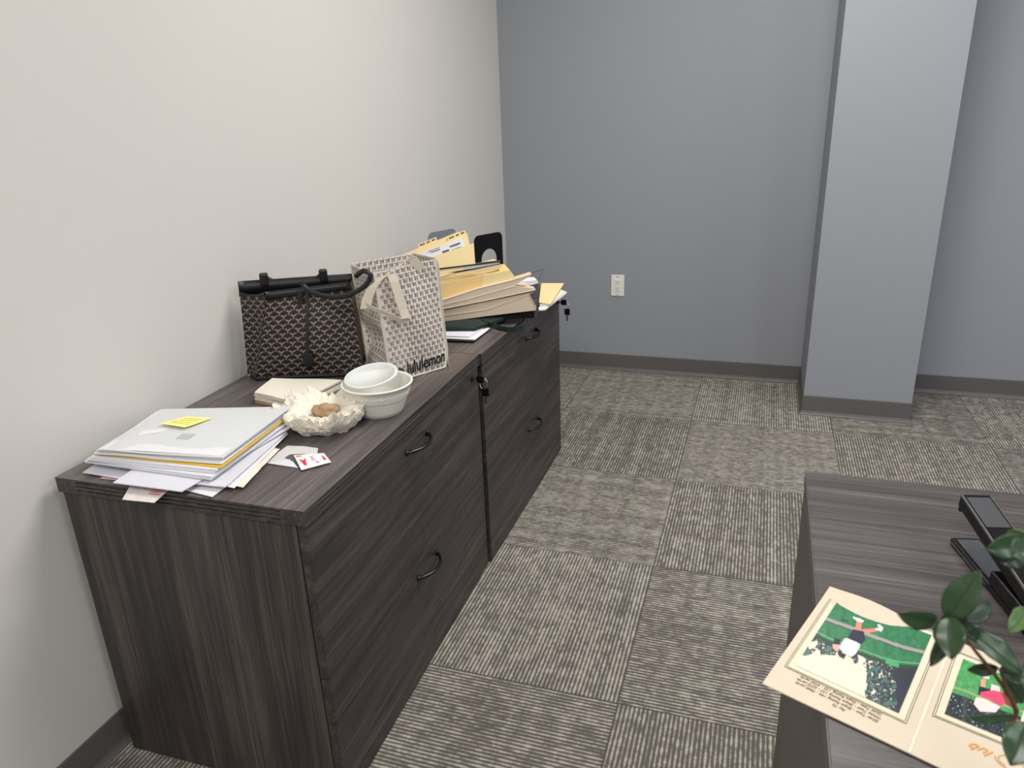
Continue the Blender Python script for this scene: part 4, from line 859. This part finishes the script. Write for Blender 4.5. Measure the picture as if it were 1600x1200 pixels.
for s in stems:
    sp_ = smooth_path(s); MB().tube(sp_, [.0019 - .0011 * i / len(sp_) for i in range(len(sp_))], 8).build('stem', M_STEM, pl, smooth=True)
def leaf(bx_, by_, tx_, ty_, wpx, db, dt, mi=0, tilt=0., curl=.15, fold=.25):
    b = atd(bx_, by_, db); t = atd(tx_, ty_, dt); L = (t - b).length; a = (t - b).normalized(); toc = (CP - b).normalized()
    sdv = a.cross(toc).normalized(); nn = sdv.cross(a).normalized(); sdv = (sdv * math.cos(tilt) + nn * math.sin(tilt)).normalized(); nn = sdv.cross(a).normalized()
    W_ = wpx / FPX * (db + dt) / 2 / 2; mb = MB(); n, mw = 14, 4
    for i in range(n + 1):
        u = i / n; w = W_ * (math.sin(math.pi * min(1, u ** .85)) ** .8) * (1 if u < .9 else .9) + .0002
        for j in range(-mw, mw + 1):
            q = j / mw; mb.v.append(b + a * L * u + sdv * w * q + nn * (w * abs(q) * fold - L * curl * (u - .5) ** 2 * 1.5 + .0005 * math.sin(u * 15) * abs(q)))
    k = 2 * mw + 1
    for i in range(n):
        for j in range(k - 1): mb.f.append((i * k + j, i * k + j + 1, (i + 1) * k + j + 1, (i + 1) * k + j))
    o = mb.build('leaf', M_LEAF[mi], pl, smooth=True); so = o.modifiers.new('solid', 'SOLIDIFY'); so.thickness = .0005
    mr = MB().tube([b + a * L * i / 8 + nn * (.0003 - L * curl * (i / 8 - .5) ** 2 * 1.5) for i in range(9)], [.0006 - .0004 * i / 8 for i in range(9)], 5)
    mr.build('midrib', M_LEAF[0], o, smooth=True)
for a in [(1466, 974, 1405, 961, 34, .50, .49, 0, .5), (1478, 968, 1531, 893, 46, .495, .48, 0, .1), (1484, 962, 1486, 1030, 46, .49, .48, 0, -.3),
          (1480, 990, 1455, 1042, 22, .50, .50, 1, .4), (1490, 965, 1516, 992, 30, .495, .49, 1, 0), (1495, 968, 1550, 940, 40, .51, .53, 1, .2),
          (1492, 970, 1545, 1010, 24, .505, .51, 1, .6), (1520, 988, 1600, 1052, 42, .51, .50, 0, .7), (1500, 985, 1560, 1000, 26, .52, .53, 0, .5),
          (1604, 850, 1544, 858, 40, .47, .465, 0, .2), (1606, 838, 1572, 833, 22, .47, .48, 2, .6), (1604, 866, 1566, 880, 34, .475, .47, 1, .4), (1604, 856, 1582, 866, 40, .455, .45, 0, .1),
          (1606, 950, 1578, 987, 28, .49, .48, 2, .3), (1562, 1046, 1622, 1062, 34, .515, .51, 1, .4), (1560, 1044, 1512, 1048, 20, .52, .53, 1, .4), (1586, 1122, 1512, 1124, 14, .525, .52, 0, .5),
          (1606, 1128, 1580, 1196, 52, .50, .49, 0, .2), (1570, 1060, 1600, 1100, 30, .53, .53, 0, .3), (1498, 960, 1470, 985, 26, .505, .51, 1, .2)]:
    leaf(*a)
# small crumb on the carpet
cr_ = at(1080, 603, 0.002); tag(MB().lathe(cr_, [(.001, 0), (.004, .0015), (.0025, .004), (.0005, .0045)], 8, None, True).build('crumb', M_PAPER), 'tiny white crumb on the carpet in front of the far wall', 'crumb')
